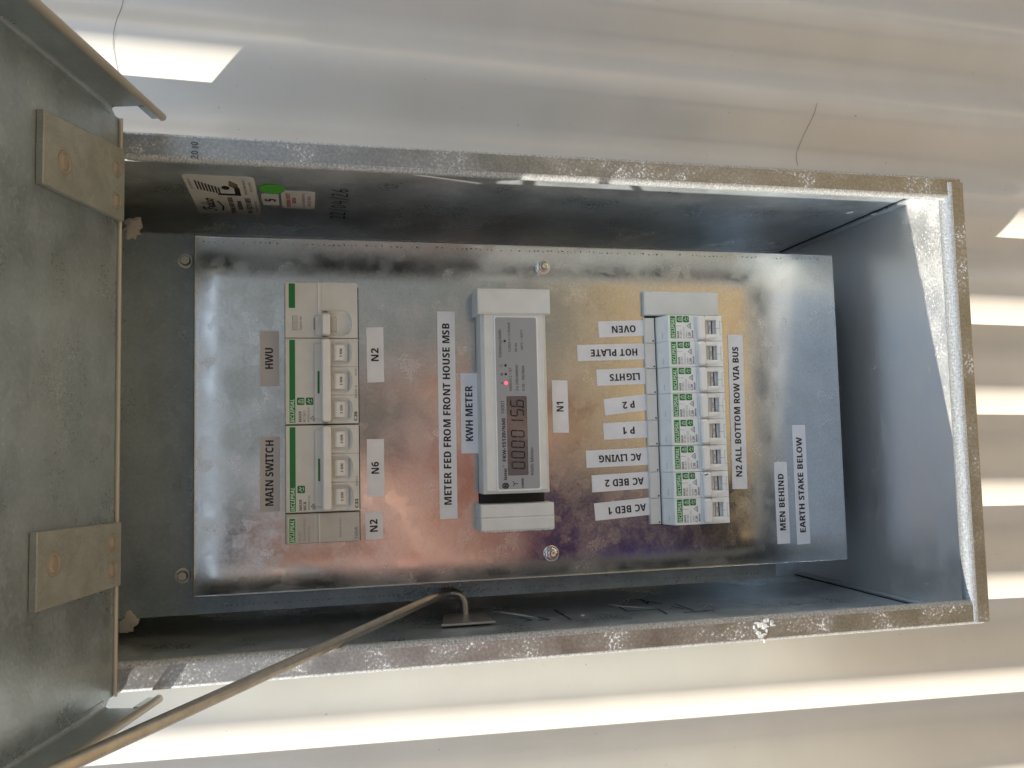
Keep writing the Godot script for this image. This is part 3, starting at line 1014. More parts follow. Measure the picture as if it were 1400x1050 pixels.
func make_main_row() -> void:
	var z := 11.0
	three_pole("circuit_breaker", "three pole breaker marked C20 with two green icons, beside the N2 tape", Vector3(3.8, 65.3, 0),
		[["MAX9", 6.6, 36.0, 1.7, true], ["RCBO", 7.0, 33.4, 1.6, false], ["MX9R3320", 9.0, 30.9, 1.2, false]], "C20", 2, [["6000 3", 20.0, 8.0], ["30mA", 32.5, 4.6]])
	three_pole("circuit_breaker_001", "three pole breaker marked C32 with one green icon, beside the MAIN SWITCH tape", Vector3(-51.0, 65.3, 0),
		[["MAX9", 6.6, 36.0, 1.7, true], ["MCB", 5.2, 33.4, 1.6, true], ["MX9MC332", 9.0, 30.9, 1.2, false], ["C32", 4.0, 28.2, 1.3, false]], "C32", 1, [["6000 3", 18.5, 6.0]])
	# residual current add-on
	var t := thing("test_module", "residual current module with a single toggle, small test button and blank grey face", "breaker module", Vector3(58.2, 65.3, 0))
	var st := mesh_st()
	bx(st, Vector3(0, 22, -14), Vector3(35.3, 45, z), 0.5)
	bx(st, Vector3(0, 0, -14), Vector3(35.3, 22, z - 2.4))
	cell_front(st, 8.9, 17.8, 22.2, z)
	bx(st, Vector3(17.8, 0, z - 2.5), Vector3(35.3, 22.2, z))
	part("housing", st, M.white, t)
	st = mesh_st()
	cell_well(st, 8.9, 17.8, 19.0, z)
	part("switch_opening", st, M.toggle, t)
	st = mesh_st()
	bx(st, Vector3(4, 7, z - 4.6), Vector3(13.8, 19, z - 3.0))
	bx(st, Vector3(4, 13, z - 4), Vector3(13.8, 18, z - 1.4), 0.6)
	part("switch_drum", st, M.beige, t)
	st = mesh_st()
	bx(st, Vector3(4.2, 8.6, z - 3.1), Vector3(13.6, 9.3, z - 2.8))
	part("switch_gap", st, M.print, t)
	st = mesh_st()
	slab(st, rrect(1.0, 17.6, 14.4, 26.8, 1.0, 3), z - 0.1, z + 1.6, 0.8)
	part("bar_base", st, M.white, t)
	st = mesh_st()
	bar(st, 1.0, 14.6, 17.3, 22.7, z + 1.0, z + 8.0)
	part("toggle_bar", st, M.toggle, t)
	st = mesh_st()
	bx(st, Vector3(15.0, 23.9, z - 0.2), Vector3(35.2, 24.8, z + 0.7), 0.25)
	part("ridge", st, M.toggle, t)
	st = mesh_st()
	bx(st, Vector3(5, 26.9, z), Vector3(12.5, 27.4, z + 0.5))
	part("indicator_slot", st, M.print, t)
	brand_band(t, 18.8, 34.4, 38.7, 42.6, z, 8.0, false)
	st = mesh_st()
	bx(st, Vector3(4.6, 37.0, z - 0.2), Vector3(14.0, 40.4, z + 0.7), 0.4)
	part("test_button", st, M.beige, t)
	st = mesh_st()
	bx(st, Vector3(9.2, 37.3, z + 0.66), Vector3(9.35, 40.1, z + 0.74))
	part("button_line", st, M.pale_print, t)
	words(t, "Regular test", Vector3(9.3, 35.4, z + 0.12), 8.6, 1.2, M.print, false)
	st = mesh_st()
	bx(st, Vector3(0.2, -1.0, -14), Vector3(34.0, 0, 2.5))
	part("base_edge", st, M.black, t)
	# terminal block
	t = thing("terminal_block", "grey terminal block marked 100A at the lower end of the main switch row", "terminal block", Vector3(-70.2, 65.3, 0))
	st = mesh_st()
	bx(st, Vector3(0, 0, -14), Vector3(18.4, 45, z - 0.4), 0.6)
	part("housing", st, M.beige, t)
	brand_band(t, 0.9, 15.6, 39.2, 42.8, z - 0.4, 11.6)
	words(t, "MAX9", Vector3(4.2, 36.6, z - 0.25), 5.6, 1.4, M.pale_print, false)
	words(t, "Terminal Block", Vector3(8.4, 33.8, z - 0.25), 14.0, 1.5, M.pale_print, false)
	words(t, "MX9TB100", Vector3(6.0, 31.0, z - 0.25), 9.2, 1.3, M.pale_print, false)
	st = mesh_st()
	bx(st, Vector3(0.1, 24.2, z - 0.6), Vector3(18.3, 25.2, z + 0.3), 0.25)
	bx(st, Vector3(0.1, 27.2, z - 0.6), Vector3(18.3, 27.5, z - 0.1))
	part("ridge", st, M.white, t)
	words(t, "Busbar only", Vector3(9.0, 12.0, z - 0.25), 11.6, 1.2, M.pale_print, false)
	words(t, "100A", Vector3(5.4, 2.2, z - 0.25), 7.6, 2.0, M.print, false)
	st = mesh_st()
	bx(st, Vector3(0.2, -0.9, -14), Vector3(18.2, 0, 2.5))
	part("base_edge", st, M.black, t)

# ================= meter
func seven(st: SurfaceTool, ch: String, x: float, y: float, w: float, h: float, z: float) -> void:
	var segs := {"0": "abcdef", "1": "bc", "5": "acdfg", "6": "acdefg"}
	var P := {"a": [[0, 1], [1, 1]], "b": [[1, 1], [1, 0.5]], "c": [[1, 0.5], [1, 0]], "d": [[0, 0], [1, 0]], "e": [[0, 0.5], [0, 0]], "f": [[0, 1], [0, 0.5]], "g": [[0, 0.5], [1, 0.5]]}
	for s in segs[ch]:
		var a := Vector2(P[s][0][0] * w, P[s][0][1] * h)
		var b := Vector2(P[s][1][0] * w, P[s][1][1] * h)
		var d := (b - a).normalized() * 0.5
		a += d + Vector2(x + a.y * 0.06, y)
		b += -d + Vector2(x + b.y * 0.06, y)
		stroke(st, [a, b], 0.8, z)

func make_meter() -> void:
	var o := Vector3(-67.4, -60.0, 0)
	var t := thing("energy_meter", "off-white digital energy meter with a dark display, between two plastic blanking covers", "energy meter", o)
	var z := 18.0
	var xf := Transform3D(Basis(), -o)
	var st := mesh_st()
	slab(st, rect(-43.5, -57.5, 78, -13.4), -10, z, 2.2, xf)
	part("housing", st, M.cover, t)
	st = mesh_st()
	slab(st, rrect(-42.0, -51.6, 72.4, -21.6, 1.6, 4), z - 0.4, z + 0.7, 0.5, xf)
	part("face_rim", st, M.bright, t)
	st = mesh_st()
	slab(st, rrect(-40.6, -50.4, 71.4, -22.8, 1.2, 4), z, z + 0.8, 0.0, xf)
	var fp := part("face_plate", st, M.face, t)
	st = mesh_st()
	slab(st, rrect(-31.8, -42.8, 19.6, -29.2, 0.8, 4), z, z + 1.0, 0.0, xf)
	var lc := part("display", st, M.lcd, t)
	st = mesh_st()
	var xs := [-26.0, -19.2, -12.4, -5.6, 1.2, 8.0, 14.2]
	for i in 7: seven(st, "0000156"[i], xs[i] + 67.4 - 1.6, -40.4 + 60.0, 4.0, 8.4, z + 1.1)
	st.set_smooth_group(-1)
	stroke(st, [Vector2(12.0 + 67.4, 19.4), Vector2(12.0 + 67.4, 20.2)], 0.8, z + 1.1)
	part("display_digits", st, M.lcd_digit, lc)
	var zz := z + 0.95
	# [text, x centre, y centre, length, cap, bold]
	for w in [["FKW-15120/NMI", -8.6, -27.0, 28.0, 2.2, true], ["10001", 12.3, -26.6, 8.2, 2.2, false], ["lastec", -30.8, -27.4, 7.4, 2.0, true], ["®", -25.6, -26.2, 1.0, 0.9, false], ["KWh Meter", -22.7, -45.4, 18.2, 2.0, false], ["4 WIRE", -37.0, -38.8, 6.2, 1.2, true], ["1000imp/kWh", 54.0, -25.8, 18.4, 1.7, false], ["CLASS 1 / 3 PHASE", 58.4, -32.0, 19.2, 1.6, false], ["50 Hz", 51.6, -36.4, 5.8, 1.5, false], ["-20°C - +65°C", 56.4, -40.4, 14.0, 1.5, false], ["C", 39.8, -26.2, 1.7, 1.7, false], ["B", 34.0, -26.4, 1.5, 1.7, false], ["A", 28.2, -26.6, 1.7, 1.7, false], ["NMI(U) 2 / 07", 30.6, -32.2, 15.2, 1.6, false], ["3 x 230/400VAC", 31.8, -36.6, 17.4, 1.6, false], ["0.25 - 10(100)A", 31.4, -40.8, 16.6, 1.6, false]]:
		words(fp, w[0], Vector3(w[1], w[2], zz) - o, w[3], w[4], M.ink, w[5])
	st = mesh_st()
	for c in [[55.7, -28.9, 0.85], [39.7, -29.1, 0.85], [34.0, -29.2, 0.8]]: slab(st, disc(c[0], c[1], c[2], c[2], 14), z + 0.8, z + 0.95, 0.0, xf)
	part("indicator_dot", st, M.ink, fp)
	st = mesh_st()
	slab(st, disc(28.2, -29.2, 1.25, 1.2, 16), z + 0.8, z + 1.4, 0.4, xf)
	part("indicator_led", st, M.led, fp)
	st = mesh_st()
	var ring := []
	for i in 15: ring.append(Vector2(-38.3, -27.4) - Vector2(o.x, o.y) + Vector2(1.55 * cos(TAU * i / 14.0), 2.0 * sin(TAU * i / 14.0)))
	stroke(st, ring, 0.7, zz)
	stroke(st, [Vector2(28.4, 31.4), Vector2(28.6, 33.8), Vector2(29.6, 31.4), Vector2(29.8, 34.0)], 0.6, zz + 0.02)
	var c0 := Vector2(-37.2, -33.5) - Vector2(o.x, o.y)
	for a in [PI / 2 + 0.9, PI / 2 - 0.9, -PI / 2]: stroke(st, [c0, c0 + Vector2.from_angle(a) * 1.9], 0.45, zz + 0.02)
	part("emblem", st, M.ink, fp)
	st = mesh_st()
	slab(st, rect(-51, -57.6, -43.0, -13.6), -6, 2.0, 0.0, xf)
	part("dark_gap", st, M.black, t)
	# blanking covers
	var c1 := thing("blanking_cover", "off-white blanking cover with cut edge above the meter face, towards the right side wall", "blanking cover", Vector3(73.8, -60.2, 0), "")
	st = mesh_st()
	bx(st, Vector3(0, 0, 0.2), Vector3(16.6, 49.2, 20.0), 0.7)
	part("cover_plate", st, M.cover, c1)
	st = mesh_st()
	for i in 9: bx(st, Vector3(-0.5, 38.0 + i * 1.2, 18.0), Vector3(0.2 + rng.randf() * 0.3, 39.0 + i * 1.2, 19.3 + rng.randf() * 0.4))
	part("cut_edge", st, M.cover, c1)
	var c2 := thing("blanking_cover_001", "grooved grey-white blanking cover next to the black gap below the meter", "blanking cover", Vector3(-67.4, -60.4, 0), "")
	st = mesh_st()
	bx(st, Vector3(0, 0, -4), Vector3(8.2, 49.2, 16.0), 0.7)
	bx(st, Vector3(8.5, 0, -4), Vector3(17.1, 49.2, 16.0), 0.7)
	bx(st, Vector3(0.6, 0.5, -4), Vector3(16.6, 48.7, 15.3))
	part("cover_plate", st, M.cover, c2)
	st = mesh_st()
	for i in 22: bx(st, Vector3(-0.4 - rng.randf() * 0.4, 1.0 + i * 2.1, 13.8), Vector3(0.1, 2.6 + i * 2.1, 15.4))
	part("cut_edge", st, M.cover, c2)

# ================= circuit row
func make_circuit_row() -> void:
	var names := ["AC BED 1", "AC BED 2", "AC LIVING", "P 1", "P 2", "LIGHTS", "HOT PLATE", "OVEN"]
	var z := 15.0
	var t := thing("small_breaker", "white breaker beside the AC BED 1 tape, lower end of its row", "circuit breaker", Vector3(-69.1, -186.0, 0), "white single pole breakers in the bottom row")
	var st := mesh_st()
	# body: profile in (y, z) swept along x
	var side := Transform3D(Basis(Vector3(0, 1, 0), Vector3(0, 0, 1), Vector3(1, 0, 0)), Vector3(0.12, 0, 0))
	slab(st, PackedVector2Array([Vector2(0, -14), Vector2(0, z - 3), Vector2(20.4, z - 3), Vector2(20.4, z - 0.3), Vector2(20.8, z), Vector2(39.6, z), Vector2(40.4, z - 0.4), Vector2(44.2, 4.0), Vector2(44.2, -14)]), 0.0, 17.76, 0.0, side)
	bx(st, Vector3(0.12, 0, z - 3), Vector3(17.88, 4.6, z), 0.3)
	bx(st, Vector3(0.12, 4.3, z - 3), Vector3(4.4, 20.6, z - 0.02), 0.2)
	bx(st, Vector3(14.8, 4.3, z - 3), Vector3(17.88, 20.6, z - 0.02), 0.2)
	bx(st, Vector3(4.3, 13.2, z - 3), Vector3(14.9, 20.6, z - 0.02), 0.2)
	part("housing", st, M.bright, t)
	st = mesh_st()
	bx(st, Vector3(0.12, 45.2, -6), Vector3(17.88, 52.8, 2.4), 0.5)
	part("terminal_shoulder", st, M.white, t)
	st = mesh_st()
	bx(st, Vector3(0.12, 44.2, -6), Vector3(17.88, 45.2, 1.0))
	part("dark_slot", st, M.black, t)
	st = mesh_st()
	slab(st, disc(1.6, 46.6, 0.6, 0.6, 10), 2.4, 2.5)
	part("terminal_hole", st, M.ink, t)
	st = mesh_st()
	bar(st, 1.0, 17.4, 14.2, 20.2, z - 0.2, z + 4.4)
	part("toggle_bar", st, M.toggle, t)
	st = mesh_st()
	for s in [[4.6, 1.3, 5.0], [14.6, 17.6, 14.2]]:
		var zt := z + 2.2
		quad(st, Vector3(s[0], 13.8, zt), Vector3(s[1], 13.8, zt), Vector3(s[1] + (1.4 if s[1] < 9 else -1.4), 7.0, zt), Vector3(s[0], 4.4, zt - 0.8))
		quad(st, Vector3(s[0], 13.8, zt), Vector3(s[2], 13.8, z - 2.9), Vector3(s[2], 5.6, z - 2.9), Vector3(s[0], 4.4, zt - 0.8))
		quad(st, Vector3(s[1], 13.8, z - 0.1), Vector3(s[1], 13.8, zt), Vector3(s[1] + (1.4 if s[1] < 9 else -1.4), 7.0, zt), Vector3(s[1] + (1.4 if s[1] < 9 else -1.4), 7.0, z - 0.1))
		quad(st, Vector3(s[1] + (1.4 if s[1] < 9 else -1.4), 7.0, zt), Vector3(s[0], 4.4, zt - 0.8), Vector3(s[0], 4.4, z - 0.1), Vector3(s[1] + (1.4 if s[1] < 9 else -1.4), 7.0, z - 0.1))
	part("switch_opening", st, M.toggle, t)
	st = mesh_st()
	for y in [12.4, 10.6]: tube(st, [Vector3(4.8, y, z - 2.6), Vector3(14.4, y, z - 2.6)], 0.9, 8)
	bx(st, Vector3(4.8, 7.4, z - 3), Vector3(14.4, 9.4, z - 1.4), 0.4)
	part("switch_drum", st, M.white, t)
	st = mesh_st()
	bx(st, Vector3(4.6, 6.9, z - 3), Vector3(14.6, 7.4, z - 1.2))
	part("switch_gap", st, M.ink, t)
	words(t, "I-ON", Vector3(9.4, 8.6, z - 1.3), 3.6, 1.0, M.print, true)
	brand_band(t, 2.0, 17.2, 35.0, 38.7, z, 11.8)
	icon(t, 15.2, 31.9, z, 0, 0.95)
	icon(t, 15.2, 27.0, z, 1, 0.95)
	for w in [["MAX9", 5.0, 33.2, 1.5, true], ["RCBO", 5.4, 31.2, 1.3, false], ["MX9R1220", 7.8, 29.0, 1.2, false], ["240V~", 5.4, 27.0, 1.2, false], ["C20", 4.2, 24.8, 1.6, true], ["30mA", 5.6, 22.6, 1.3, true]]:
		words(t, w[0], Vector3(1.8 + w[1] * 0.5, w[2], z + 0.12), w[1], w[3], M.pale_print if w[1] > 6.0 else M.print, w[4])
	approval_mark(t, 10.6, 25.0, z + 0.12, 0.95)
	st = mesh_st()
	for l in [[Vector2(9.0, 6.0), Vector2(9.0, 1.8), Vector2(13.8, 1.8), Vector2(13.8, 0.3)], [Vector2(9.0, 1.8), Vector2(4.6, 1.8), Vector2(4.6, 0.3)], [Vector2(10.5, 34.4), Vector2(10.5, 30.6)]]: stroke(st, l, 0.22, z + 0.1)
	stroke(st, [Vector2(0.3, 21.0), Vector2(17.7, 21.0)], 0.2, z + 0.12)
	part("printed_line", st, M.pale_print, t)
	# faint lettering on the slanted shoulder
	words(t, "www", Vector3(4.2, 42.4, 9.2), 4.2, 1.0, M.pale_print, false).rotation.x = -1.24
	for i in range(1, 8):
		var c := t.duplicate()
		c.name = "small_breaker_%03d" % i
		add_child(c, true)
		c.position = V(Vector3(-69.1 + 18.0 * i, -186.0 + rng.randf_range(-0.2, 0.2), rng.randf_range(-0.15, 0.15)))
		c.rotation = Vector3(rng.randf_range(-0.004, 0.004), rng.randf_range(-0.004, 0.004), rng.randf_range(-0.002, 0.002))
		tag(c, ("white breaker in line with the strongly tilted tape, between LIGHTS and its lower neighbour" if i == 4 else "white breaker directly above the one for AC LIVING") if i in [3, 4] else "white breaker beside the %s tape%s" % [names[i], ", next to the grey blank" if i == 7 else (", black pen mark on its toggle" if i == 1 else "")], "circuit breaker", "white single pole breakers in the bottom row")
		if i == 1:
			var ms := mesh_st()
			stroke(ms, [Vector2(15.6, 19.6), Vector2(16.3, 17.4)], 0.7, z + 4.5)
			part("pen_mark", ms, M.ink, c)
	var b := thing("blank_module", "plain grey blank filling the end of the bottom row, beyond the OVEN breaker", "blank module", Vector3(76.4, -189.6, 0))
	st = mesh_st()
	bx(st, Vector3(0, 0, -1), Vector3(17.2, 56.6, 4.0), 0.7)
	part("cover_plate", st, M.blank, b)

# ================= tape labels
func make_labels() -> void:
	# text, x, y, length, height, tilt, vertical, text length, text shift along, words for the label
	var L := [
		["HWU", 46.2, 120.1, 35.5, 11.8, 0.0, false, 13.4, 0.0, "printed tape reading HWU above the C20 breaker"],
		["MAIN SWITCH", -26.8, 120.1, 47.0, 12.0, -0.3, false, 41.0, 0.6, "printed tape reading MAIN SWITCH above the C32 breaker"],
		["N2", 48.7, 53.6, 36.0, 10.9, 0.5, false, 8.6, 0.0, "longer printed tape reading N2 below the C20 breaker"],
		["N6", -24.8, 54.2, 37.0, 11.0, -0.2, false, 7.7, 0.0, "printed tape reading N6 below the C32 breaker"],
		["N2", -61.7, 55.6, 17.4, 11.0, 1.2, false, 8.0, 0.0, "shortest printed tape, reading N2, below the terminal block"],
		["METER FED FROM FRONT HOUSE MSB", 9.1, 6.9, 137.0, 11.8, -0.25, false, 120.0, 0.6, "longest printed tape, reading METER FED FROM FRONT HOUSE MSB"],
		["KWH METER", 9.6, -8.0, 53.5, 11.4, -0.2, false, 36.8, 0.0, "printed tape reading KWH METER against the meter"],
		["N1", 13.2, -71.0, 36.0, 11.2, 0.0, false, 6.6, 0.0, "printed tape reading N1 below the meter"],
		["OVEN", 67.2, -118.6, 37.3, 11.0, 2.4, true, 17.6, 0.0, "upside-down tape reading OVEN next to its breaker"],
		["HOT PLATE", 50.7, -111.0, 53.2, 11.2, 1.4, true, 34.2, 0.0, "upside-down tape reading HOT PLATE"],
		["LIGHTS", 33.6, -117.7, 39.8, 11.4, 2.0, true, 22.2, -0.5, "upside-down tape reading LIGHTS"],
		["P 2", 14.2, -120.3, 35.4, 11.2, 6.0, true, 8.8, 0.0, "strongly tilted tape reading P 2"],
		["P 1", -3.6, -120.0, 37.0, 11.4, 2.2, true, 8.3, 0.0, "printed tape reading P 1 near the row of white breakers"],
		["AC LIVING", -22.4, -113.0, 49.5, 11.8, 1.4, true, 31.0, 0.0, "upside-down tape reading AC LIVING"],
		["AC BED 2", -39.1, -114.7, 45.7, 11.6, 1.8, true, 28.4, -0.8, "upside-down tape reading AC BED 2"],
		["AC BED 1", -57.6, -116.0, 45.0, 11.8, 3.6, true, 27.4, -1.0, "upside-down tape reading AC BED 1 at the lower end"],
		["N2 ALL BOTTOM ROW VIA BUS", 8.2, -202.8, 110.6, 12.0, -0.7, false, 93.0, 0.0, "printed tape reading N2 ALL BOTTOM ROW VIA BUS"],
		["MEN BEHIND", -57.8, -234.8, 58.7, 11.0, 0.0, false, 40.6, 0.4, "printed tape reading MEN BEHIND"],
		["EARTH STAKE BELOW", -45.2, -250.7, 86.5, 11.4, -0.1, false, 69.2, -0.2, "printed tape reading EARTH STAKE BELOW, lowest on the panel"]]
	for i in L.size():
		var l: Array = L[i]
		var t := thing("tape_label" if i == 0 else "tape_label_%03d" % i, ("white " if i > 1 else "grey ") + l[9], "label", on_panel(Vector3(l[1], l[2], 0.1)), "white printed tape labels on the panel")
		var q: Vector3 = on_panel(Vector3(l[1], l[2], 0))
		var ex := (on_panel(Vector3(l[1] + 2, l[2], 0)) - q).normalized()
		var ez := ex.cross(on_panel(Vector3(l[1], l[2] + 2, 0)) - q).normalized()
		t.basis = Basis(ex, ez.cross(ex), ez) * Basis(Vector3(0, 0, 1), deg_to_rad((90.0 if l[6] else 0.0) + l[5]))
		var st := mesh_st()
		var hl: float = l[3] * 0.5
		var hh: float = l[4] * 0.5
		var j := func(): return rng.randf_range(-0.25, 0.25)
		slab(st, PackedVector2Array([Vector2(-hl + j.call(), -hh), Vector2(hl + j.call(), -hh + j.call() * 0.5), Vector2(hl + j.call(), hh), Vector2(-hl + j.call(), hh + j.call() * 0.5)]), 0.0, 0.16)
		part("tape", st, M.tape if i not in [0, 1] else M.grey_tape, t)
		words(t, l[0], Vector3(l[8], 0.2, 0.28), l[7], 4.7, M.ink, true)

# ================= stickers on the right wall
func wall_thing(called: String, label: String, cat: String, y: float, z: float) -> Node3D:
	var t := thing(called, label, cat, Vector3(151.0, y, z))
	t.basis = Basis(Vector3(0, 0, 1), Vector3(0, 1, 0), Vector3(-1, 0, 0))
	return t

func make_stickers() -> void:
	var t := wall_thing("maker_sticker", "silver maker's sticker with a striped house emblem and a phone number", "sticker", 127.2, -46.0)
	var st := mesh_st()
	slab(st, rrect(0, 0, 85, 41, 3.5, 4), 0.0, 0.2)
	part("sticker_sheet", st, M.sticker, t)
	st = mesh_st()   # script word, drawn with a brush
	for l in [[[0, 6.6], [2, 8], [7.5, 8.2]], [[4.6, 8], [3.2, 3], [1.4, 0.2], [-0.6, 0.8]], [[1.8, 4.4], [5.8, 4.8]], [[6, 2], [9, 2.8], [9.4, 4], [8, 4.3], [7, 2.4], [7.6, 0.4], [9.6, 0.6], [11.4, 2.4]], [[15, 3.6], [13, 4.2], [11.4, 2.2], [12, 0.3], [13.8, 1], [16.6, 8.4]], [[15.2, 3], [14.8, 0.6], [16.4, 0.6]], [[20.4, 3.6], [19, 4.2], [17.4, 2.4], [18, 0.4], [20, 0.5], [21.8, 2.2]], [[24, 4.1], [22.2, 3], [22.2, 0.9], [23.8, 0.2], [25.4, 1.8], [24.8, 3.8], [24, 4.1], [26.4, 3.6]]]:
		var pts := []
		for q in l: pts.append(Vector2(10.0 + q[0] * 1.05, 28.4 + q[1] * 0.95))
		stroke(st, pts, 1.3, 0.33)
	part("script_word", st, M.ink, t)
	st = mesh_st()
	stroke(st, [Vector2(10, 24.6), Vector2(20, 23.4), Vector2(32, 25.8)], 1.2, 0.35)
	part("underline", st, M.ink, t)
	words(t, "FEDERAL SHEET METAL", Vector3(23, 17.6, 0.35), 38, 2.9, M.ink, true)
	words(t, "BASSENDEAN", Vector3(24, 12.4, 0.35), 20, 2.7, M.ink, true)
	words(t, "PH: 9279 5855", Vector3(23, 6.6, 0.35), 36, 3.4, M.ink, true)
	words(t, "www.fedco.com.au", Vector3(22, 2.4, 0.35), 24, 1.5, M.print, false)
	words(t, "METER BOXES", Vector3(68, 38.2, 0.35), 20, 1.4, M.print, false)
	words(t, "SWITCHBOARDS", Vector3(64, 6.6, 0.35), 30, 1.5, M.print, false)
	words(t, "ENCLOSURES", Vector3(66, 3.2, 0.35), 20, 1.5, M.print, false)
	st = mesh_st()
	for i in 8:
		var a := i / 7.0
		stroke(st, [Vector2(46 + 8 * a, 21 + a * 1.0) + Vector2(0, 0), Vector2(61 + 0 * a, 33.5 - 12 * (1 - a) * 0.1)] if false else [Vector2(49 + i * 1.2, 22.5 + i * 1.75), Vector2(62 + i * 1.9, 22.5 + i * 1.75)], 1.0, 0.35)
	bx(st, Vector3(46, 10, 0.2), Vector3(49.4, 24, 0.35))
	slab(st, disc(62, 18.2, 3.8, 2.4, 16), 0.2, 0.36)
	slab(st, PackedVector2Array([Vector2(46, 10), Vector2(62, 10), Vector2(66, 13), Vector2(49, 13.5)]), 0.2, 0.37)
	part("house_emblem", st, M.ink, t)
	st = mesh_st()
	slab(st, PackedVector2Array([Vector2(58, 10.5), Vector2(70, 10.5), Vector2(77, 15), Vector2(66, 16)]), 0.2, 0.33)
	part("house_emblem", st, M.brown_print, t)
	t = wall_thing("number_sticker", "small white sticker printed with a black number 5", "sticker", 114.2, -19.5)
	st = mesh_st()
	slab(st, rrect(0, 0, 24.5, 10.6, 1.2, 3), 0.0, 0.2)
	part("sticker_sheet", st, M.sticker, t)
	words(t, "5", Vector3(12.5, 5.3, 0.35), 6.0, 6.6, M.ink, true)
	t = wall_thing("dot_sticker", "round bright green dot sticker overlapping the number 5 sticker", "sticker", 117.6, 17.6)
	st = mesh_st()
	slab(st, disc(0, 0, 9.6, 7.8, 28), 0.25, 0.45)
	part("sticker_sheet", st, M.dot_green, t)
	t = wall_thing("accreditation_sticker", "small white sticker with faint red lettering, on the right side wall", "sticker", 91.2, -25.0)
	st = mesh_st()
	slab(st, rrect(0, 0, 39, 21.4, 2.0, 3), 0.0, 0.2)
	part("sticker_sheet", st, M.sticker, t)
	words(t, "FEDERAL SHEET", Vector3(19.5, 17.0, 0.35), 31, 2.4, M.red_print, true)
	words(t, "METAL", Vector3(19.5, 13.4, 0.35), 13, 2.4, M.red_print, true)
	words(t, "S.E.C. Accreditation No.", Vector3(19.5, 7.6, 0.35), 32, 1.9, M.red_print, false)
	words(t, "ME22 4683", Vector3(19.5, 3.8, 0.35), 22, 2.0, M.red_print, false)

# ================= stay rod, threads
func make_rod() -> void:
	var t := thing("stay_rod", "bent zinc-coated rod hooked into the left side wall, propping the raised door", "stay rod", Vector3(-120, -5, -16))
	var st := mesh_st()
	var o := Vector3(-120, -5, -16)
	var ctrl := [Vector3(-127.5, -5.5, -17), Vector3(-121, -5.3, -16.8), Vector3(-115.5, -4.6, -16.2), Vector3(-111.4, -1.6, -14.4), Vector3(-109.2, 3.4, -10.8), Vector3(-108.8, 9.0, -6.2)]
	var e := Vector3(-119.5, 222, 308)
	for k in [0.06, 0.2, 0.5, 1.0]: ctrl.append(Vector3(-108.2, 10.5, -5.0).lerp(e, k))
	var c := Curve3D.new()
	for i in ctrl.size():
		var a: Vector3 = ctrl[maxi(i - 1, 0)]
		var b: Vector3 = ctrl[mini(i + 1, ctrl.size() - 1)]
		var d := (b - a).normalized()
		var l0: float = (ctrl[i] - a).length() / 3.0
		var l1: float = (b - ctrl[i]).length() / 3.0
		c.add_point(ctrl[i] - o, -d * l0, d * l1)
	c.bake_interval = 3.0
	var pts := []
	for q in c.get_baked_points(): pts.append(q)
	tube(st, pts, 2.75, 16)
	part("rod", st, M.rod, t)

func wall_z(x: float, y: float) -> float:
	return -118.0 + 2.0 + 10.0 * cos(TAU * (x - (y + 200.0) * LEAN - CREST) / PITCH)

func make_threads() -> void:
	var i := 0
	for l in [[[350, 232.5], [318, 235.5], [292, 236.7], [274, 235], [262, 236], "hair", "fine dark hair clinging to the sunlit wall, close to the raised door"], [[288, -349], [276, -346], [266, -343], [248, -338.5], [236, -338.0], "hair_001", "short dark hair clinging to the shaded wall above the right end of the box"]]:
		var o := Vector3(l[0][0], l[0][1], wall_z(l[0][0], l[0][1]))
		var t := thing(l[5], l[6], "hair", o)
		var pts := []
		for k in 25:
			var u := k / 24.0 * 4.0
			var a: int = mini(int(u), 3)
			var x := lerpf(l[a][0], l[a + 1][0], u - a)
			var y := lerpf(l[a][1], l[a + 1][1], u - a)
			pts.append(Vector3(x, y, wall_z(x, y) + 0.5) - o)
		var st := mesh_st()
		tube(st, pts, 0.13, 6)
		part("strand", st, M.thread, t)
		i += 1

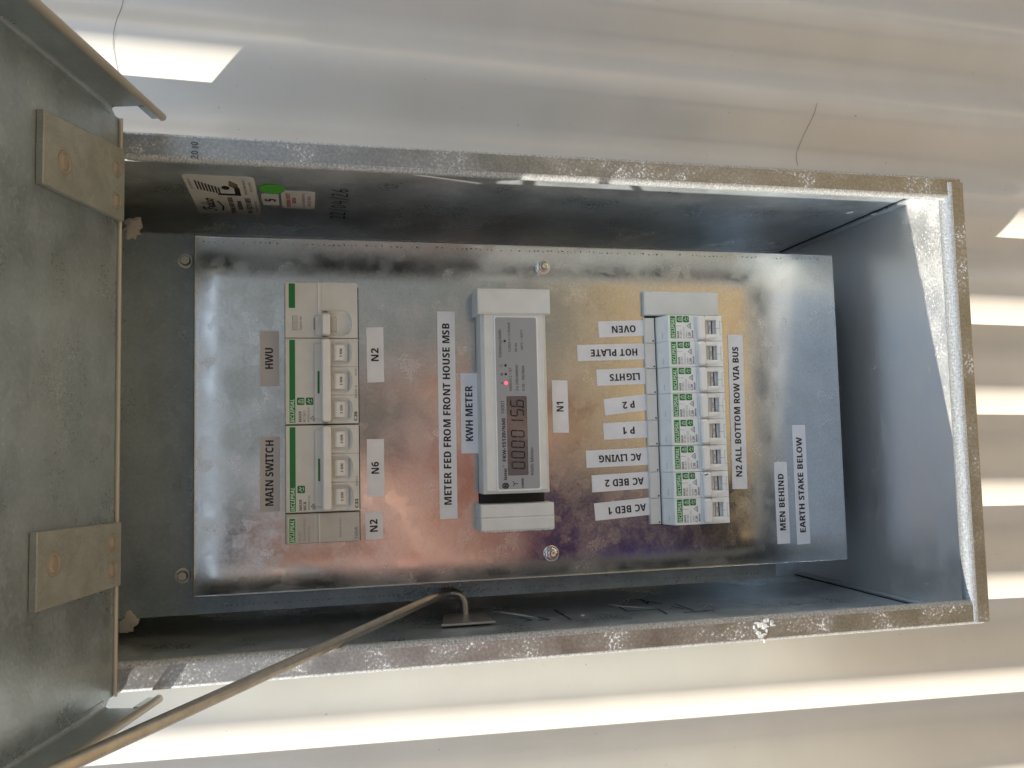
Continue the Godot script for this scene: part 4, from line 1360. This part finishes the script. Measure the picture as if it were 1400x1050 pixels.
# ================= the person holding the phone, whom the shiny panel mirrors
func smooth_body(st: SurfaceTool, bones: Array, cell: float, k: float, paint: Callable) -> void:   # tapered capsules joined by a smooth minimum, meshed as surface nets
	var lo := Vector3(1e9, 1e9, 1e9)
	var hi := -lo
	for b in bones:
		var r := Vector3.ONE * (maxf(b[2], b[3]) + 3.0 * cell)
		lo = lo.min(b[0] - r).min(b[1] - r)
		hi = hi.max(b[0] + r).max(b[1] + r)
	var nx := int((hi.x - lo.x) / cell) + 2
	var ny := int((hi.y - lo.y) / cell) + 2
	var nz := int((hi.z - lo.z) / cell) + 2
	var f := PackedFloat32Array()
	f.resize(nx * ny * nz)
	f.fill(500.0)
	for b in bones:
		var a: Vector3 = b[0]
		var d: Vector3 = b[1] - a
		var dd := maxf(1e-6, d.length_squared())
		var ra: float = b[2]
		var rb: float = b[3]
		var r := Vector3.ONE * (maxf(ra, rb) + k + 2.0 * cell)
		var p0 := (a.min(b[1]) - r - lo) / cell
		var p1 := (a.max(b[1]) + r - lo) / cell
		for z in range(maxi(0, int(p0.z)), mini(nz, int(p1.z) + 2)):
			for y in range(maxi(0, int(p0.y)), mini(ny, int(p1.y) + 2)):
				for x in range(maxi(0, int(p0.x)), mini(nx, int(p1.x) + 2)):
					var q := lo + Vector3(x, y, z) * cell - a
					var t := clampf(q.dot(d) / dd, 0.0, 1.0)
					var v := (q - d * t).length() - lerpf(ra, rb, t)
					var i := (z * ny + y) * nx + x
					var w := f[i]
					var h := maxf(k - absf(v - w), 0.0) / k
					f[i] = minf(v, w) - h * h * k * 0.25
	var at := {}
	var pts := PackedVector3Array()
	var corner := [Vector3i(0, 0, 0), Vector3i(1, 0, 0), Vector3i(0, 1, 0), Vector3i(1, 1, 0), Vector3i(0, 0, 1), Vector3i(1, 0, 1), Vector3i(0, 1, 1), Vector3i(1, 1, 1)]
	var edges := [[0, 1], [2, 3], [4, 5], [6, 7], [0, 2], [1, 3], [4, 6], [5, 7], [0, 4], [1, 5], [2, 6], [3, 7]]
	var off := PackedInt32Array()
	for c in corner: off.append((c.z * ny + c.y) * nx + c.x)
	for z in nz - 1:
		for y in ny - 1:
			var row := (z * ny + y) * nx
			for x in nx - 1:
				var i := row + x
				if f[i] > 3.0 * cell or f[i] < -3.0 * cell: continue
				var m := 0
				for c in 8:
					if f[i + off[c]] < 0.0: m += 1
				if m == 0 or m == 8: continue
				var s := Vector3.ZERO
				var n := 0
				for e in edges:
					var v0 := f[i + off[e[0]]]
					var v1 := f[i + off[e[1]]]
					if (v0 < 0.0) != (v1 < 0.0):
						s += Vector3(corner[e[0]]).lerp(Vector3(corner[e[1]]), v0 / (v0 - v1))
						n += 1
				at[i] = pts.size()
				pts.append(lo + (Vector3(x, y, z) + s / n) * cell)
	var sx := 1
	var sy := nx
	var sz := nx * ny
	for i in at:
		for ax in [[sx, sy, sz], [sy, sz, sx], [sz, sx, sy]]:
			var v0 := f[i]
			var v1 := f[i + ax[0]]
			if (v0 < 0.0) == (v1 < 0.0): continue
			var q := [i, i - ax[1], i - ax[1] - ax[2], i - ax[2]]
			if not (at.has(q[1]) and at.has(q[2]) and at.has(q[3])): continue
			var o := [0, 1, 2, 0, 2, 3] if v0 > 0.0 else [0, 2, 1, 0, 3, 2]
			for c in o:
				var p: Vector3 = pts[at[q[c]]]
				st.set_color(paint.call(p))
				st.add_vertex(p * MM)

func hand_bones(wrist: Vector3, palm: Vector3, across: Vector3, forward: Vector3, curl: Vector3) -> Array:
	var out := []
	for i in 4:
		var u := (i - 1.5) * 19.0
		out.append([wrist + across * u * 0.45, palm + across * u, 15.0, 11.0])
		var l: float = [36.0, 42.0, 39.0, 30.0][i]
		var a := palm + across * u
		var b := a + forward * l
		var c := b + (forward * 0.5 + curl).normalized() * l * 0.65
		var d := c + curl * l * 0.5
		out.append([a, b, 10.0, 9.0])
		out.append([b, c, 9.0, 8.0])
		out.append([c, d, 8.0, 7.0])
	var t0 := wrist.lerp(palm, 0.35) - across * 26.0
	var t1 := t0 - across * 22.0 + forward * 26.0
	out.append([wrist, t0, 14.0, 12.0])
	out.append([t0, t1, 12.0, 10.0])
	out.append([t1, t1 + forward * 26.0 + curl * 12.0, 10.0, 8.0])
	return out

func make_person() -> void:
	var base := Vector3(-215, -1500, 1020)
	var t := thing("person", "person in orange and navy work shirt facing the box, holding up a phone", "person", base)
	var h := Vector3(-200, 150, 900)   # head centre
	var B := [
		[Vector3(-220, -560, 1020), Vector3(-220, -330, 1015), 135.0, 130.0], [Vector3(-280, -330, 1010), Vector3(-160, -330, 1010), 105.0, 105.0],
		[Vector3(-290, -130, 1000), Vector3(-150, -130, 1000), 112.0, 112.0], [Vector3(-395, -85, 990), Vector3(-45, -85, 990), 58.0, 58.0], [Vector3(-220, -60, 985), Vector3(-205, 40, 945), 62.0, 56.0],
		[Vector3(-300, -600, 1020), Vector3(-305, -1040, 1000), 92.0, 58.0], [Vector3(-305, -1040, 1000), Vector3(-310, -1430, 1035), 58.0, 42.0], [Vector3(-310, -1455, 1050), Vector3(-320, -1470, 890), 40.0, 32.0],
		[Vector3(-140, -600, 1020), Vector3(-130, -1040, 1005), 92.0, 58.0], [Vector3(-130, -1040, 1005), Vector3(-125, -1430, 1040), 58.0, 42.0], [Vector3(-125, -1455, 1055), Vector3(-110, -1470, 895), 40.0, 32.0],
		[Vector3(-410, -95, 985), Vector3(-440, -330, 880), 54.0, 44.0], [Vector3(-440, -330, 880), Vector3(-90, -40, 690), 44.0, 29.0],
		[Vector3(-30, -95, 985), Vector3(25, -330, 880), 54.0, 44.0], [Vector3(25, -330, 880), Vector3(105, -40, 700), 44.0, 29.0],
		[h + Vector3(0, 25, 15), h + Vector3(0, 10, -10), 88.0, 80.0], [h + Vector3(0, -50, -25), h + Vector3(0, -85, -42), 62.0, 40.0]]
	var paint := func(p: Vector3) -> Color:
		if p.y < -560.0: return Color(0.035, 0.035, 0.045) if p.y > -1420.0 else Color(0.03, 0.022, 0.018)
		if p.y > -12.0 and absf(p.x + 200.0) < 130.0 and p.z > 780.0: return Color(0.56, 0.33, 0.25)
		if p.z < 868.0: return Color(0.56, 0.33, 0.25)
		if p.y > -265.0: return Color(0.66, 0.34, 0.27)
		return Color(0.032, 0.018, 0.15)
	var st := mesh_st()
	st.set_smooth_group(0)
	smooth_body(st, B, 14.0, 45.0, paint)
	# face and hands on finer grids
	var F := [[h + Vector3(0, -5, -72), h + Vector3(0, -32, -100), 9.0, 14.0], [h + Vector3(-30, 8, -70), h + Vector3(-14, 8, -76), 12.0, 10.0], [h + Vector3(30, 8, -70), h + Vector3(14, 8, -76), 12.0, 10.0], [h + Vector3(-38, 24, -68), h + Vector3(38, 24, -68), 13.0, 13.0], [h + Vector3(-20, -60, -76), h + Vector3(20, -60, -76), 10.0, 10.0], [h + Vector3(-84, 12, 10), h + Vector3(-88, -22, 6), 12.0, 9.0], [h + Vector3(84, 12, 10), h + Vector3(88, -22, 6), 12.0, 9.0], [h + Vector3(0, 20, 5), h + Vector3(0, 5, -5), 86.0, 80.0], [h + Vector3(0, -50, -25), h + Vector3(0, -85, -42), 62.0, 41.0]]
	smooth_body(st, F, 6.0, 14.0, paint)
	smooth_body(st, hand_bones(Vector3(-90, -40, 690), Vector3(-62, 20, 628), Vector3(0, 0.9, 0.43), Vector3(0.35, 0.25, -0.9).normalized(), Vector3(0.95, 0.1, 0.3).normalized()), 5.0, 9.0, paint)
	smooth_body(st, hand_bones(Vector3(105, -40, 700), Vector3(78, 20, 634), Vector3(0, 0.9, 0.43), Vector3(-0.35, 0.25, -0.9).normalized(), Vector3(-0.95, 0.1, 0.3).normalized()), 5.0, 9.0, paint)
	var body := flat(Vector3(1, 1, 1), 0.6)
	body.vertex_color_use_as_albedo = true
	var m := part("body", st, body, t)
	m.position = -base * MM
	st = mesh_st()
	st.set_smooth_group(0)
	smooth_body(st, [[h + Vector3(0, 42, 22), h + Vector3(0, 40, -8), 86.0, 78.0], [h + Vector3(0, 20, 50), h + Vector3(0, -30, 52), 66.0, 50.0]], 9.0, 20.0, func(_p: Vector3) -> Color: return Color.WHITE)
	part("hair", st, flat(Vector3(0.04, 0.025, 0.018), 0.6), t).position = -base * MM
	t = thing("phone", "pale grey phone held upright in both hands", "phone", Vector3(20, 30, 576))
	st = mesh_st()
	slab(st, rrect(-38, -75, 38, 78, 8, 4), 0, 8.0, 1.0)
	part("case", st, flat(Vector3(0.5, 0.48, 0.46), 0.4), t)
	st = mesh_st()
	slab(st, rrect(-35, -72, 35, 75, 6, 4), 8.0, 8.4)
	part("screen", st, flat(Vector3(0.02, 0.02, 0.02), 0.1), t)
